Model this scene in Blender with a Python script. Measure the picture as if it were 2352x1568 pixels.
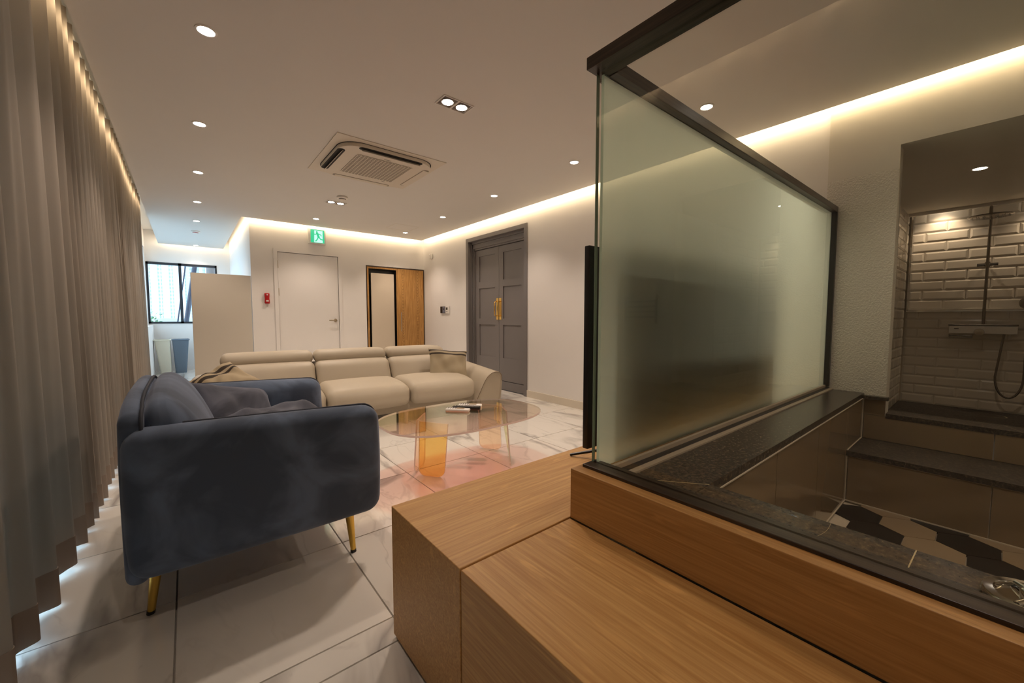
import bpy, bmesh, math, random
from mathutils import Vector, Matrix
random.seed(7)
PI = math.pi
for o in list(bpy.data.objects):
    bpy.data.objects.remove(o, do_unlink=True)
SC = bpy.context.scene
COL = SC.collection

# ------------------------------------------------------------------ camera
cam_d = bpy.data.cameras.new('camera')
cam = bpy.data.objects.new('camera', cam_d)
COL.objects.link(cam)
fwd = Vector((0.63428, 0.77060, -0.06217)).normalized()
rgt = Vector((0.77209, -0.63551, 0.0)).normalized()
upv = rgt.cross(fwd)
cam.matrix_world = Matrix(((rgt.x, upv.x, -fwd.x, 0), (rgt.y, upv.y, -fwd.y, 0), (rgt.z, upv.z, -fwd.z, 1.06), (0, 0, 0, 1)))
cam_d.sensor_width = 36.0
cam_d.lens = 907.0 / 2352 * 36
cam_d.clip_start = 0.02
cam_d.clip_end = 800
SC.camera = cam

# ------------------------------------------------------------------ view, world
SC.view_settings.view_transform = 'Standard'
SC.view_settings.look = 'None'
SC.view_settings.gamma = 1.0
SC.view_settings.use_curve_mapping = False
SC.view_settings.exposure = 0.84
try:
    SC.cycles.max_bounces = 10
    SC.cycles.diffuse_bounces = 4
    SC.cycles.glossy_bounces = 4
    SC.cycles.transparent_max_bounces = 16
    SC.cycles.sample_clamp_indirect = 4.0
    SC.cycles.use_denoising = True
except Exception:
    pass
W = bpy.data.worlds.new('sky')
SC.world = W
W.use_nodes = True
wn = W.node_tree.nodes
wn['Background'].inputs[0].default_value = (0.56, 0.79, 1.0, 1)
wn['Background'].inputs[1].default_value = 3.2

# light levels (W)
P_SPOT, P_COVE, P_COVE_L = 21.0, 1.8, 1.2
C_SPOT, C_COVE = (1.0, 0.81, 0.665), (1.0, 0.78, 0.50)


# ------------------------------------------------------------------ materials
def lin(h):
    h = h.lstrip('#')
    v = [int(h[i:i + 2], 16) / 255 for i in (0, 2, 4)]
    return tuple(x / 12.92 if x <= 0.04045 else ((x + 0.055) / 1.055) ** 2.4 for x in v) + (1,)


def newmat(name):
    m = bpy.data.materials.new(name)
    m.use_nodes = True
    nt = m.node_tree
    return m, nt, nt.nodes, nt.links, nt.nodes['Principled BSDF']


def plain(name, col, rough=0.6, metal=0.0, spec=0.5, bump=0.0, bscale=200.0, vary=0.06, vscale=6.0, coat=0.0, sheen=0.0):
    """A procedural finish: base colour with slight noise variation and optional fine bump."""
    m, nt, N, L, b = newmat(name)
    c = col if isinstance(col, tuple) and len(col) == 4 else (col + (1,) if isinstance(col, tuple) else lin(col))
    tc = N.new('ShaderNodeTexCoord')
    nz = N.new('ShaderNodeTexNoise')
    nz.inputs['Scale'].default_value = vscale
    nz.inputs['Detail'].default_value = 3
    L.new(tc.outputs['Object'], nz.inputs['Vector'])
    mx = N.new('ShaderNodeMix')
    mx.data_type = 'RGBA'
    mx.inputs['A'].default_value = tuple(x * (1 - vary) for x in c[:3]) + (1,)
    mx.inputs['B'].default_value = tuple(min(1, x * (1 + vary)) for x in c[:3]) + (1,)
    L.new(nz.outputs['Fac'], mx.inputs['Factor'])
    L.new(mx.outputs['Result'], b.inputs['Base Color'])
    b.inputs['Roughness'].default_value = rough
    b.inputs['Metallic'].default_value = metal
    b.inputs['Specular IOR Level'].default_value = spec
    b.inputs['Coat Weight'].default_value = coat
    b.inputs['Coat Roughness'].default_value = 0.05
    if sheen:
        b.inputs['Sheen Weight'].default_value = sheen
        b.inputs['Sheen Roughness'].default_value = 0.35
        b.inputs['Sheen Tint'].default_value = (0.9, 0.9, 1.0, 1)
    if bump:
        n2 = N.new('ShaderNodeTexNoise')
        n2.inputs['Scale'].default_value = bscale
        n2.inputs['Detail'].default_value = 4
        L.new(tc.outputs['Object'], n2.inputs['Vector'])
        bp = N.new('ShaderNodeBump')
        bp.inputs['Strength'].default_value = bump
        bp.inputs['Distance'].default_value = 0.01
        L.new(n2.outputs['Fac'], bp.inputs['Height'])
        L.new(bp.outputs['Normal'], b.inputs['Normal'])
    return m


def emit(name, col, strength, body=0.8):
    m, nt, N, L, b = newmat(name)
    b.inputs['Base Color'].default_value = (body, body, body, 1)
    b.inputs['Emission Color'].default_value = col + (1,) if len(col) == 3 else col
    b.inputs['Emission Strength'].default_value = strength
    return m


def wood(name, dark, light, axis='X', scale=1.0, rough=0.45, pores=1.0):
    """Oak: long stretched grain along one axis, cathedral swirls and short pores."""
    m, nt, N, L, b = newmat(name)
    tc = N.new('ShaderNodeTexCoord')
    mp = N.new('ShaderNodeMapping')
    st = {'X': (0.55, 7, 7), 'Y': (7, 0.55, 7), 'Z': (7, 7, 0.55)}[axis]
    mp.inputs['Scale'].default_value = tuple(s * scale for s in st)
    L.new(tc.outputs['Object'], mp.inputs['Vector'])
    n1 = N.new('ShaderNodeTexNoise')
    n1.inputs['Scale'].default_value = 1.2
    n1.inputs['Detail'].default_value = 2
    n1.inputs['Distortion'].default_value = 0.4
    L.new(mp.outputs['Vector'], n1.inputs['Vector'])
    mul = N.new('ShaderNodeMath')
    mul.operation = 'MULTIPLY'
    mul.inputs[1].default_value = 60
    L.new(n1.outputs['Fac'], mul.inputs[0])
    sn = N.new('ShaderNodeMath')
    sn.operation = 'SINE'
    L.new(mul.outputs[0], sn.inputs[0])
    mp2 = N.new('ShaderNodeMapping')
    st2 = {'X': (4, 160, 160), 'Y': (160, 4, 160), 'Z': (160, 160, 4)}[axis]
    mp2.inputs['Scale'].default_value = st2
    L.new(tc.outputs['Object'], mp2.inputs['Vector'])
    n2 = N.new('ShaderNodeTexNoise')
    n2.inputs['Scale'].default_value = 1.0
    n2.inputs['Detail'].default_value = 3
    L.new(mp2.outputs['Vector'], n2.inputs['Vector'])
    add = N.new('ShaderNodeMath')
    add.operation = 'MULTIPLY_ADD'
    add.inputs[1].default_value = 0.045
    L.new(sn.outputs[0], add.inputs[0])
    L.new(n2.outputs['Fac'], add.inputs[2])
    rp = N.new('ShaderNodeValToRGB')
    rp.color_ramp.elements[0].position = 0.28
    rp.color_ramp.elements[0].color = lin(dark)
    rp.color_ramp.elements[1].position = 0.72
    rp.color_ramp.elements[1].color = lin(light)
    L.new(add.outputs[0], rp.inputs['Fac'])
    L.new(rp.outputs['Color'], b.inputs['Base Color'])
    mp3 = N.new('ShaderNodeMapping')
    mp3.inputs['Scale'].default_value = {'X': (9, 55, 55), 'Y': (55, 9, 55), 'Z': (55, 55, 9)}[axis]
    L.new(tc.outputs['Object'], mp3.inputs['Vector'])
    n3 = N.new('ShaderNodeTexNoise')
    n3.inputs['Scale'].default_value = 1.0
    n3.inputs['Detail'].default_value = 2
    n3.inputs['Distortion'].default_value = 0.5
    L.new(mp3.outputs['Vector'], n3.inputs['Vector'])
    r3 = N.new('ShaderNodeMapRange')
    r3.inputs['From Min'].default_value = 0.60
    r3.inputs['From Max'].default_value = 0.74
    r3.inputs['To Max'].default_value = 0.45
    L.new(n3.outputs['Fac'], r3.inputs['Value'])
    mx = N.new('ShaderNodeMix')
    mx.data_type = 'RGBA'
    mx.inputs['B'].default_value = tuple(min(1, q * 1.35) for q in lin(light)[:3]) + (1,)
    L.new(r3.outputs[0], mx.inputs['Factor'])
    L.new(rp.outputs['Color'], mx.inputs['A'])
    L.new(mx.outputs['Result'], b.inputs['Base Color'])
    b.inputs['Roughness'].default_value = rough
    bp = N.new('ShaderNodeBump')
    bp.inputs['Strength'].default_value = 0.12 * pores
    bp.inputs['Distance'].default_value = 0.004
    L.new(n2.outputs['Fac'], bp.inputs['Height'])
    L.new(bp.outputs['Normal'], b.inputs['Normal'])
    return m


def marble(name):
    m, nt, N, L, b = newmat(name)
    tc = N.new('ShaderNodeTexCoord')
    oi = N.new('ShaderNodeObjectInfo')
    sc = N.new('ShaderNodeMath')
    sc.operation = 'MULTIPLY'
    sc.inputs[1].default_value = 37.0
    L.new(oi.outputs['Random'], sc.inputs[0])
    cx = N.new('ShaderNodeCombineXYZ')
    for k in range(3):
        L.new(sc.outputs[0], cx.inputs[k])
    va = N.new('ShaderNodeVectorMath')
    L.new(tc.outputs['Object'], va.inputs[0])
    L.new(cx.outputs[0], va.inputs[1])
    mp = N.new('ShaderNodeMapping')
    mp.inputs['Rotation'].default_value = (0, 0, 0.9)
    mp.inputs['Scale'].default_value = (2.6, 0.9, 1)
    L.new(va.outputs[0], mp.inputs['Vector'])

    def vein(scale, dist, width, det=5):
        n = N.new('ShaderNodeTexNoise')
        n.inputs['Scale'].default_value = scale
        n.inputs['Detail'].default_value = det
        n.inputs['Distortion'].default_value = dist
        L.new(mp.outputs['Vector'], n.inputs['Vector'])
        s = N.new('ShaderNodeMath')
        s.operation = 'SUBTRACT'
        s.inputs[1].default_value = 0.5
        L.new(n.outputs['Fac'], s.inputs[0])
        a = N.new('ShaderNodeMath')
        a.operation = 'ABSOLUTE'
        L.new(s.outputs[0], a.inputs[0])
        r = N.new('ShaderNodeMapRange')
        r.inputs['From Min'].default_value = 0
        r.inputs['From Max'].default_value = width
        r.inputs['To Min'].default_value = 1
        r.inputs['To Max'].default_value = 0
        L.new(a.outputs[0], r.inputs['Value'])
        return r.outputs[0]
    v1 = vein(0.62, 0.7, 0.045)
    v2 = vein(1.5, 0.9, 0.022)
    ms = N.new('ShaderNodeTexNoise')
    ms.inputs['Scale'].default_value = 1.1
    L.new(va.outputs[0], ms.inputs['Vector'])
    rm = N.new('ShaderNodeMapRange')
    rm.inputs['From Min'].default_value = 0.36
    rm.inputs['From Max'].default_value = 0.54
    L.new(ms.outputs['Fac'], rm.inputs['Value'])
    m1 = N.new('ShaderNodeMath')
    m1.operation = 'MULTIPLY'
    L.new(v1, m1.inputs[0])
    L.new(rm.outputs[0], m1.inputs[1])
    m2 = N.new('ShaderNodeMath')
    m2.operation = 'MULTIPLY'
    m2.inputs[1].default_value = 0.35
    L.new(v2, m2.inputs[0])
    m3 = N.new('ShaderNodeMath')
    m3.operation = 'MULTIPLY'
    L.new(m2.outputs[0], m3.inputs[0])
    L.new(rm.outputs[0], m3.inputs[1])
    ad = N.new('ShaderNodeMath')
    ad.operation = 'MAXIMUM'
    L.new(m1.outputs[0], ad.inputs[0])
    L.new(m3.outputs[0], ad.inputs[1])
    dim = N.new('ShaderNodeMath')
    dim.operation = 'MULTIPLY'
    dim.inputs[1].default_value = 0.75
    L.new(ad.outputs[0], dim.inputs[0])
    mx = N.new('ShaderNodeMix')
    mx.data_type = 'RGBA'
    mx.inputs['A'].default_value = (0.72, 0.69, 0.64, 1)
    mx.inputs['B'].default_value = (0.27, 0.245, 0.23, 1)
    L.new(dim.outputs[0], mx.inputs['Factor'])
    L.new(mx.outputs['Result'], b.inputs['Base Color'])
    b.inputs['Roughness'].default_value = 0.09
    b.inputs['Specular IOR Level'].default_value = 0.6
    return m


def granite(name, rough=0.26, spec=0.28):
    m, nt, N, L, b = newmat(name)
    tc = N.new('ShaderNodeTexCoord')
    n1 = N.new('ShaderNodeTexNoise')
    n1.inputs['Scale'].default_value = 75
    n1.inputs['Detail'].default_value = 8
    n1.inputs['Roughness'].default_value = 0.7
    n1.inputs['Distortion'].default_value = 0.25
    L.new(tc.outputs['Object'], n1.inputs['Vector'])
    rp = N.new('ShaderNodeValToRGB')
    e = rp.color_ramp.elements
    e[0].position, e[0].color = 0.35, (0.030, 0.025, 0.020, 1)
    e[1].position, e[1].color = 0.75, (0.24, 0.18, 0.11, 1)
    x = e.new(0.55)
    x.color = (0.075, 0.060, 0.046, 1)
    L.new(n1.outputs['Fac'], rp.inputs['Fac'])
    # a few pale hairline veins
    n2 = N.new('ShaderNodeTexNoise')
    n2.inputs['Scale'].default_value = 0.7
    n2.inputs['Detail'].default_value = 1
    L.new(tc.outputs['Object'], n2.inputs['Vector'])
    s = N.new('ShaderNodeMath')
    s.operation = 'SUBTRACT'
    s.inputs[1].default_value = 0.5
    L.new(n2.outputs['Fac'], s.inputs[0])
    a = N.new('ShaderNodeMath')
    a.operation = 'ABSOLUTE'
    L.new(s.outputs[0], a.inputs[0])
    lt = N.new('ShaderNodeMath')
    lt.operation = 'LESS_THAN'
    lt.inputs[1].default_value = 0.00012
    L.new(a.outputs[0], lt.inputs[0])
    mx = N.new('ShaderNodeMix')
    mx.data_type = 'RGBA'
    mx.inputs['B'].default_value = (0.45, 0.36, 0.22, 1)
    L.new(lt.outputs[0], mx.inputs['Factor'])
    L.new(rp.outputs['Color'], mx.inputs['A'])
    L.new(mx.outputs['Result'], b.inputs['Base Color'])
    b.inputs['Roughness'].default_value = rough
    b.inputs['Specular IOR Level'].default_value = spec
    return m


def clear_glass(name, tint=(0.93, 0.97, 0.94), gain=1.8, ior=1.46):
    """Thin architectural pane: straight-through transmission plus a mirror coat with Fresnel falloff on its outer faces."""
    m = bpy.data.materials.new(name)
    m.use_nodes = True
    N, L = m.node_tree.nodes, m.node_tree.links
    N.remove(N['Principled BSDF'])
    out = N['Material Output']
    tr = N.new('ShaderNodeBsdfTransparent')
    tr.inputs['Color'].default_value = tint + (1,)
    gl = N.new('ShaderNodeBsdfGlossy')
    gl.inputs['Roughness'].default_value = 0.0
    gl.inputs['Color'].default_value = (1, 1, 1, 1)
    fr = N.new('ShaderNodeFresnel')
    fr.inputs['IOR'].default_value = ior
    g = N.new('ShaderNodeNewGeometry')
    inv = N.new('ShaderNodeMath')
    inv.operation = 'SUBTRACT'
    inv.inputs[0].default_value = 1
    L.new(g.outputs['Backfacing'], inv.inputs[1])
    mu = N.new('ShaderNodeMath')
    mu.operation = 'MULTIPLY'
    L.new(fr.outputs[0], mu.inputs[0])
    L.new(inv.outputs[0], mu.inputs[1])
    mg = N.new('ShaderNodeMath')
    mg.operation = 'MULTIPLY'
    mg.use_clamp = True
    mg.inputs[1].default_value = gain
    L.new(mu.outputs[0], mg.inputs[0])
    ms = N.new('ShaderNodeMixShader')
    L.new(mg.outputs[0], ms.inputs[0])
    L.new(tr.outputs[0], ms.inputs[1])
    L.new(gl.outputs[0], ms.inputs[2])
    L.new(ms.outputs[0], out.inputs['Surface'])
    return m


def dichroic(name, face_col, graze_col, refl, gain=2.2, blend=0.35):
    """Acrylic with an iridescent film: its transmitted colour shifts with the viewing angle, its mirror coat is tinted."""
    m = clear_glass(name, (1, 1, 1), gain)
    N, L = m.node_tree.nodes, m.node_tree.links
    tr = [n for n in N if n.type == 'BSDF_TRANSPARENT'][0]
    gl = [n for n in N if n.type == 'BSDF_GLOSSY'][0]
    gl.inputs['Color'].default_value = refl + (1,)
    gl.inputs['Roughness'].default_value = 0.02
    lw = N.new('ShaderNodeLayerWeight')
    lw.inputs['Blend'].default_value = blend
    mx = N.new('ShaderNodeMix')
    mx.data_type = 'RGBA'
    mx.inputs['A'].default_value = face_col + (1,)
    mx.inputs['B'].default_value = graze_col + (1,)
    L.new(lw.outputs['Facing'], mx.inputs['Factor'])
    L.new(mx.outputs['Result'], tr.inputs['Color'])
    return m


def glass_bsdf(name, col, rough):
    m = bpy.data.materials.new(name)
    m.use_nodes = True
    N, L = m.node_tree.nodes, m.node_tree.links
    N.remove(N['Principled BSDF'])
    g = N.new('ShaderNodeBsdfGlass')
    g.inputs['Color'].default_value = col + (1,)
    g.inputs['Roughness'].default_value = rough
    g.inputs['IOR'].default_value = 1.46
    L.new(g.outputs[0], N['Material Output'].inputs['Surface'])
    return m


def fabric(name, col, translucent=0.25, rough=0.9):
    m, nt, N, L, b = newmat(name)
    tc = N.new('ShaderNodeTexCoord')
    wv = N.new('ShaderNodeTexNoise')
    wv.inputs['Scale'].default_value = 400
    L.new(tc.outputs['Object'], wv.inputs['Vector'])
    b.inputs['Base Color'].default_value = lin(col)
    b.inputs['Roughness'].default_value = rough
    b.inputs['Specular IOR Level'].default_value = 0.15
    bp = N.new('ShaderNodeBump')
    bp.inputs['Strength'].default_value = 0.1
    bp.inputs['Distance'].default_value = 0.002
    L.new(wv.outputs['Fac'], bp.inputs['Height'])
    L.new(bp.outputs['Normal'], b.inputs['Normal'])
    tl = N.new('ShaderNodeBsdfTranslucent')
    tl.inputs['Color'].default_value = lin(col)
    ms = N.new('ShaderNodeMixShader')
    ms.inputs[0].default_value = translucent
    L.new(b.outputs[0], ms.inputs[1])
    L.new(tl.outputs[0], ms.inputs[2])
    L.new(ms.outputs[0], N['Material Output'].inputs['Surface'])
    return m


def velvet(name, col):
    m, nt, N, L, b = newmat(name)
    tc = N.new('ShaderNodeTexCoord')
    nz = N.new('ShaderNodeTexNoise')
    nz.inputs['Scale'].default_value = 4.5
    nz.inputs['Detail'].default_value = 5
    nz.inputs['Distortion'].default_value = 0.8
    L.new(tc.outputs['Object'], nz.inputs['Vector'])
    rp = N.new('ShaderNodeValToRGB')
    c = lin(col)
    rp.color_ramp.elements[0].position = 0.42
    rp.color_ramp.elements[0].color = tuple(x * 0.68 for x in c[:3]) + (1,)
    rp.color_ramp.elements[1].position = 0.62
    rp.color_ramp.elements[1].color = tuple(x * 1.3 for x in c[:3]) + (1,)
    L.new(nz.outputs['Fac'], rp.inputs['Fac'])
    L.new(rp.outputs['Color'], b.inputs['Base Color'])
    b.inputs['Roughness'].default_value = 0.85
    b.inputs['Specular IOR Level'].default_value = 0.2
    b.inputs['Sheen Weight'].default_value = 0.35
    b.inputs['Sheen Roughness'].default_value = 0.4
    b.inputs['Sheen Tint'].default_value = (0.75, 0.78, 0.9, 1)
    return m


def striped(name, col, stripe, bands):
    """Cloth with woven stripes across object X at given |positions| (y0, y1)."""
    m, nt, N, L, b = newmat(name)
    tc = N.new('ShaderNodeTexCoord')
    sp = N.new('ShaderNodeSeparateXYZ')
    L.new(tc.outputs['Object'], sp.inputs[0])
    prev = None
    for (y0, y1) in bands:
        a = N.new('ShaderNodeMath')
        a.operation = 'GREATER_THAN'
        a.inputs[1].default_value = y0
        L.new(sp.outputs[1], a.inputs[0])
        c = N.new('ShaderNodeMath')
        c.operation = 'LESS_THAN'
        c.inputs[1].default_value = y1
        L.new(sp.outputs[1], c.inputs[0])
        k = N.new('ShaderNodeMath')
        k.operation = 'MULTIPLY'
        L.new(a.outputs[0], k.inputs[0])
        L.new(c.outputs[0], k.inputs[1])
        if prev is None:
            prev = k
        else:
            s = N.new('ShaderNodeMath')
            s.operation = 'ADD'
            L.new(prev.outputs[0], s.inputs[0])
            L.new(k.outputs[0], s.inputs[1])
            prev = s
    mx = N.new('ShaderNodeMix')
    mx.data_type = 'RGBA'
    mx.inputs['A'].default_value = lin(col)
    mx.inputs['B'].default_value = lin(stripe)
    L.new(prev.outputs[0], mx.inputs['Factor'])
    L.new(mx.outputs['Result'], b.inputs['Base Color'])
    b.inputs['Roughness'].default_value = 0.85
    return m


MT = {}
MT['wall'] = plain('wall_paint', (0.80, 0.77, 0.74), 0.75, vary=0.015, bump=0.04, bscale=60)
MT['ceil'] = plain('ceiling_paint', (0.74, 0.72, 0.69), 0.8, vary=0.012)
MT['plaster'] = plain('textured_plaster', (0.72, 0.68, 0.60), 0.85, vary=0.03, bump=0.8, bscale=110)
MT['plaster_smooth'] = plain('smooth_plaster', (0.74, 0.70, 0.62), 0.8, vary=0.03, bump=0.12, bscale=9)
MT['white'] = plain('white_lacquer', (0.80, 0.77, 0.74), 0.4, vary=0.01)
MT['white_plastic'] = plain('white_plastic', (0.78, 0.75, 0.71), 0.35, vary=0.01)
MT['base'] = plain('baseboard_paint', (0.70, 0.63, 0.52), 0.5, vary=0.02)
MT['panel'] = plain('partition_board', (0.60, 0.55, 0.47), 0.6, vary=0.015)
MT['mirror_panel'] = plain('cream_panel', (0.66, 0.57, 0.45), 0.5, vary=0.01)
MT['marble'] = marble('polished_marble_tile')
MT['grout'] = plain('floor_grout', (0.50, 0.46, 0.41), 0.8)
MT['granite'] = granite('dark_granite')
MT['granite_low'] = granite('bench_granite', 0.40, 0.2)
MT['granite_matt'] = granite('honed_granite', 0.65, 0.1)
MT['oak_x'] = wood('oak_grain_x', '#b07f45', '#cda063', 'X')
MT['oak_y'] = wood('oak_grain_y', '#b07f45', '#cda063', 'Y')
MT['oak_shaded'] = wood('oak_riser_shaded', '#a67842', '#c2935a', 'Y')  # same oak darkened: the unlit riser's shade is put into its colour
MT['oak_z'] = wood('oak_wardrobe', '#9c6c30', '#c8995a', 'Z', scale=1.6)
MT['oak_door'] = wood('oak_wardrobe_door', '#9c6c30', '#c8995a', 'Z', scale=1.6)


def cathedral(m, centres, half=0.05):
    """chains of U-shaped growth rings running down a veneer at the given x positions"""
    N, L = m.node_tree.nodes, m.node_tree.links
    b = N['Principled BSDF']
    src = b.inputs['Base Color'].links[0].from_socket
    tc = [q for q in N if q.type == 'TEX_COORD'][0]
    sp = N.new('ShaderNodeSeparateXYZ')
    L.new(tc.outputs['Object'], sp.inputs[0])

    def mt(op, a, c=None, v=None):
        q = N.new('ShaderNodeMath')
        q.operation = op
        L.new(a, q.inputs[0])
        if c is not None:
            L.new(c, q.inputs[1])
        elif v is not None:
            q.inputs[1].default_value = v
        return q.outputs[0]
    ds = [mt('ABSOLUTE', mt('SUBTRACT', sp.outputs[0], v=c)) for c in centres]
    d = mt('MINIMUM', ds[0], ds[1])
    wob = N.new('ShaderNodeTexNoise')
    wob.inputs['Scale'].default_value = 7
    L.new(tc.outputs['Object'], wob.inputs['Vector'])
    u = mt('SUBTRACT', mt('MULTIPLY', sp.outputs[2], v=118), mt('MULTIPLY', mt('MULTIPLY', d, d), v=7500))
    u = mt('ADD', u, mt('MULTIPLY', wob.outputs['Fac'], v=14))
    w_ = mt('POWER', mt('MULTIPLY', mt('ADD', mt('SINE', u), v=1.0), v=0.5), v=3)
    r = N.new('ShaderNodeMapRange')
    r.inputs['From Min'].default_value = half
    r.inputs['From Max'].default_value = half * 0.3
    r.inputs['To Max'].default_value = 0.5
    L.new(d, r.inputs['Value'])
    mx = N.new('ShaderNodeMix')
    mx.data_type = 'RGBA'
    mx.inputs['B'].default_value = (0.16, 0.075, 0.022, 1)
    L.new(mt('MULTIPLY', w_, r.outputs[0]), mx.inputs['Factor'])
    L.new(src, mx.inputs['A'])
    L.new(mx.outputs['Result'], b.inputs['Base Color'])


cathedral(MT['oak_door'], (0.115, 0.40))
MT['black'] = plain('black_metal', (0.012, 0.010, 0.009), 0.35, vary=0.1)
MT['rail'] = wood('brushed_dark_rail', '#241b17', '#4a3c31', 'Y', rough=0.3, pores=0.6)
MT['rail_x'] = wood('brushed_dark_rail_x', '#241b17', '#4a3c31', 'X', rough=0.3, pores=0.6)
MT['silicone'] = plain('beige_sealant', (0.40, 0.33, 0.25), 0.6)
MT['glass'] = clear_glass('clear_pane', (0.97, 0.965, 0.93))
MT['window_glass'] = clear_glass('window_pane', (0.97, 0.98, 0.98))
MT['glass_edge'] = plain('green_glass_edge', (0.20, 0.27, 0.20), 0.15, vary=0.05)
MT['frost_front'] = glass_bsdf('frosted_front', (0.93, 0.97, 0.93), 0.0)
MT['frost_back'] = glass_bsdf('frosted_back', (0.885, 0.975, 0.955), 0.5)
_n, _l = MT['frost_back'].node_tree.nodes, MT['frost_back'].node_tree.links
_g = [q for q in _n if q.type == 'BSDF_GLASS'][0]
_g.distribution = 'MULTI_GGX'
_t = _n.new('ShaderNodeBsdfTranslucent')
_t.inputs['Color'].default_value = (0.80, 0.93, 0.85, 1)
_m = _n.new('ShaderNodeMixShader')
_m.inputs[0].default_value = 0.72
_l.new(_g.outputs[0], _m.inputs[1])
_l.new(_t.outputs[0], _m.inputs[2])
_l.new(_m.outputs[0], _n['Material Output'].inputs['Surface'])
MT['greydoor'] = plain('taupe_grey_paint', (0.19, 0.173, 0.170), 0.45, vary=0.02)
MT['brass'] = plain('polished_brass', (0.85, 0.58, 0.18), 0.22, metal=1.0, vary=0.03)
MT['gold_leg'] = plain('gold_metal', (0.75, 0.48, 0.10), 0.25, metal=1.0, vary=0.03)
MT['steel'] = plain('satin_steel', (0.55, 0.50, 0.42), 0.3, metal=1.0, vary=0.03)
MT['handle'] = plain('bronze_handle', (0.38, 0.31, 0.21), 0.35, metal=0.8, vary=0.03)
MT['chrome'] = plain('chrome', (0.75, 0.74, 0.72), 0.08, metal=1.0, vary=0.01)
MT['darkchrome'] = plain('hose_metal', (0.26, 0.23, 0.20), 0.2, metal=1.0, vary=0.02)
MT['leather'] = plain('beige_leather', (0.46, 0.395, 0.30), 0.52, vary=0.03, bump=0.08, bscale=300, spec=0.4)
MT['seam'] = plain('dark_leather_seam', (0.16, 0.11, 0.07), 0.6)
MT['velvet'] = velvet('blue_grey_velvet', '#5a667a')
MT['piping'] = plain('dark_piping', (0.028, 0.033, 0.05), 0.8)
MT['cushion'] = velvet('grey_velvet_cushion', '#565863')
MT['stripe'] = striped('striped_pillow_cloth', '#a8987c', '#33281d', [(0.055, 0.085), (0.11, 0.14)])
MT['stripe2'] = striped('pale_striped_pillow_cloth', '#aa9c82', '#3f352c', [(0.105, 0.125), (0.15, 0.172)])
MT['curtain'] = fabric('curtain_linen', '#a69b8f', 0.30)
MT['hem'] = fabric('curtain_hem', '#9a8c80', 0.08)
MT['tubtile'] = plain('beige_glazed_tile', (0.27, 0.195, 0.115), 0.10, vary=0.03, spec=0.6)
MT['joint'] = plain('golden_stone_joint', (0.50, 0.40, 0.22), 0.6)
MT['hex_light'] = plain('hex_tile_beige', (0.34, 0.25, 0.16), 0.35, vary=0.06)
MT['hex_dark'] = plain('hex_tile_black', (0.022, 0.019, 0.017), 0.3, vary=0.1)
MT['grout_light'] = plain('pale_grout', (0.62, 0.54, 0.42), 0.8)
MT['subway'] = plain('white_bevelled_tile', (0.74, 0.68, 0.58), 0.16, vary=0.015)
MT['red'] = plain('red_plastic', (0.42, 0.012, 0.015), 0.3, vary=0.03)
MT['bin_cream'] = plain('cream_plastic', (0.72, 0.68, 0.55), 0.45, vary=0.02)
MT['bin_blue'] = plain('blue_grey_plastic', (0.13, 0.17, 0.22), 0.45, vary=0.02)
MT['wframe'] = plain('window_frame_dark', (0.018, 0.022, 0.03), 0.4)
MT['screen'] = plain('dark_screen', (0.02, 0.02, 0.025), 0.15)
MT['display'] = plain('grey_display', (0.16, 0.17, 0.22), 0.2)
MT['lamp'] = emit('lamp_disc', (1.0, 0.90, 0.80), 22.0)
MT['can'] = plain('lamp_can_silver', (0.45, 0.42, 0.40), 0.3, metal=0.6)
MT['can_dark'] = plain('lamp_can_dark', (0.16, 0.13, 0.12), 0.5)
MT['grille_back'] = plain('grille_shadow', (0.14, 0.11, 0.085), 0.8)
MT['slot'] = plain('outlet_dark', (0.015, 0.012, 0.010), 0.7)
MT['outlet_shut'] = plain('outlet_shut_gap', (0.36, 0.31, 0.25), 0.6)
MT['ac'] = plain('cassette_plastic', (0.70, 0.64, 0.55), 0.45, vary=0.01)
MT['sign_green'] = emit('sign_green', (0.01, 0.55, 0.25), 0.62, 0.05)
MT['sign_white'] = emit('sign_white', (0.55, 1.0, 0.82), 0.62, 0.05)
MT['concrete'] = plain('terrace_concrete', (0.42, 0.43, 0.42), 0.9)
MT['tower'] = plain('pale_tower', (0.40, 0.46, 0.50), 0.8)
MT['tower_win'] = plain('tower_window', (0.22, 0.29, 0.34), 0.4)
MT['brace'] = plain('dark_steel_brace', (0.03, 0.035, 0.06), 0.5)
MT['leaf'] = plain('green_leaf', (0.07, 0.17, 0.05), 0.6)
MT['acr_top'] = dichroic('iridescent_top', (0.985, 0.66, 0.62), (0.985, 0.955, 0.935), (0.9, 0.92, 0.78), 2.0)
# the film also throws part of the light back up as a soft greenish glow
_n, _l = MT['acr_top'].node_tree.nodes, MT['acr_top'].node_tree.links
_o = [q for q in _n if q.type == 'OUTPUT_MATERIAL'][0]
_src = _o.inputs['Surface'].links[0].from_socket
_gg = _n.new('ShaderNodeBsdfAnisotropic')
_gg.inputs['Color'].default_value = (0.72, 1.0, 0.55, 1)
_gg.inputs['Roughness'].default_value = 0.38
_mm = _n.new('ShaderNodeMixShader')
_mm.inputs[0].default_value = 0.035
_l.new(_src, _mm.inputs[1])
_l.new(_gg.outputs[0], _mm.inputs[2])
_l.new(_mm.outputs[0], _o.inputs['Surface'])
MT['acr_orange'] = dichroic('iridescent_orange', (0.98, 0.80, 0.40), (0.985, 0.88, 0.72), (1, 0.85, 0.5), 2.4)
MT['acr_peach'] = dichroic('iridescent_peach', (0.99, 0.88, 0.76), (0.98, 0.90, 0.82), (1, 0.9, 0.7), 2.0)
MT['acr_teal'] = dichroic('iridescent_teal', (0.72, 0.88, 0.83), (0.9, 0.86, 0.72), (0.8, 1, 0.9), 2.0)
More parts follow.
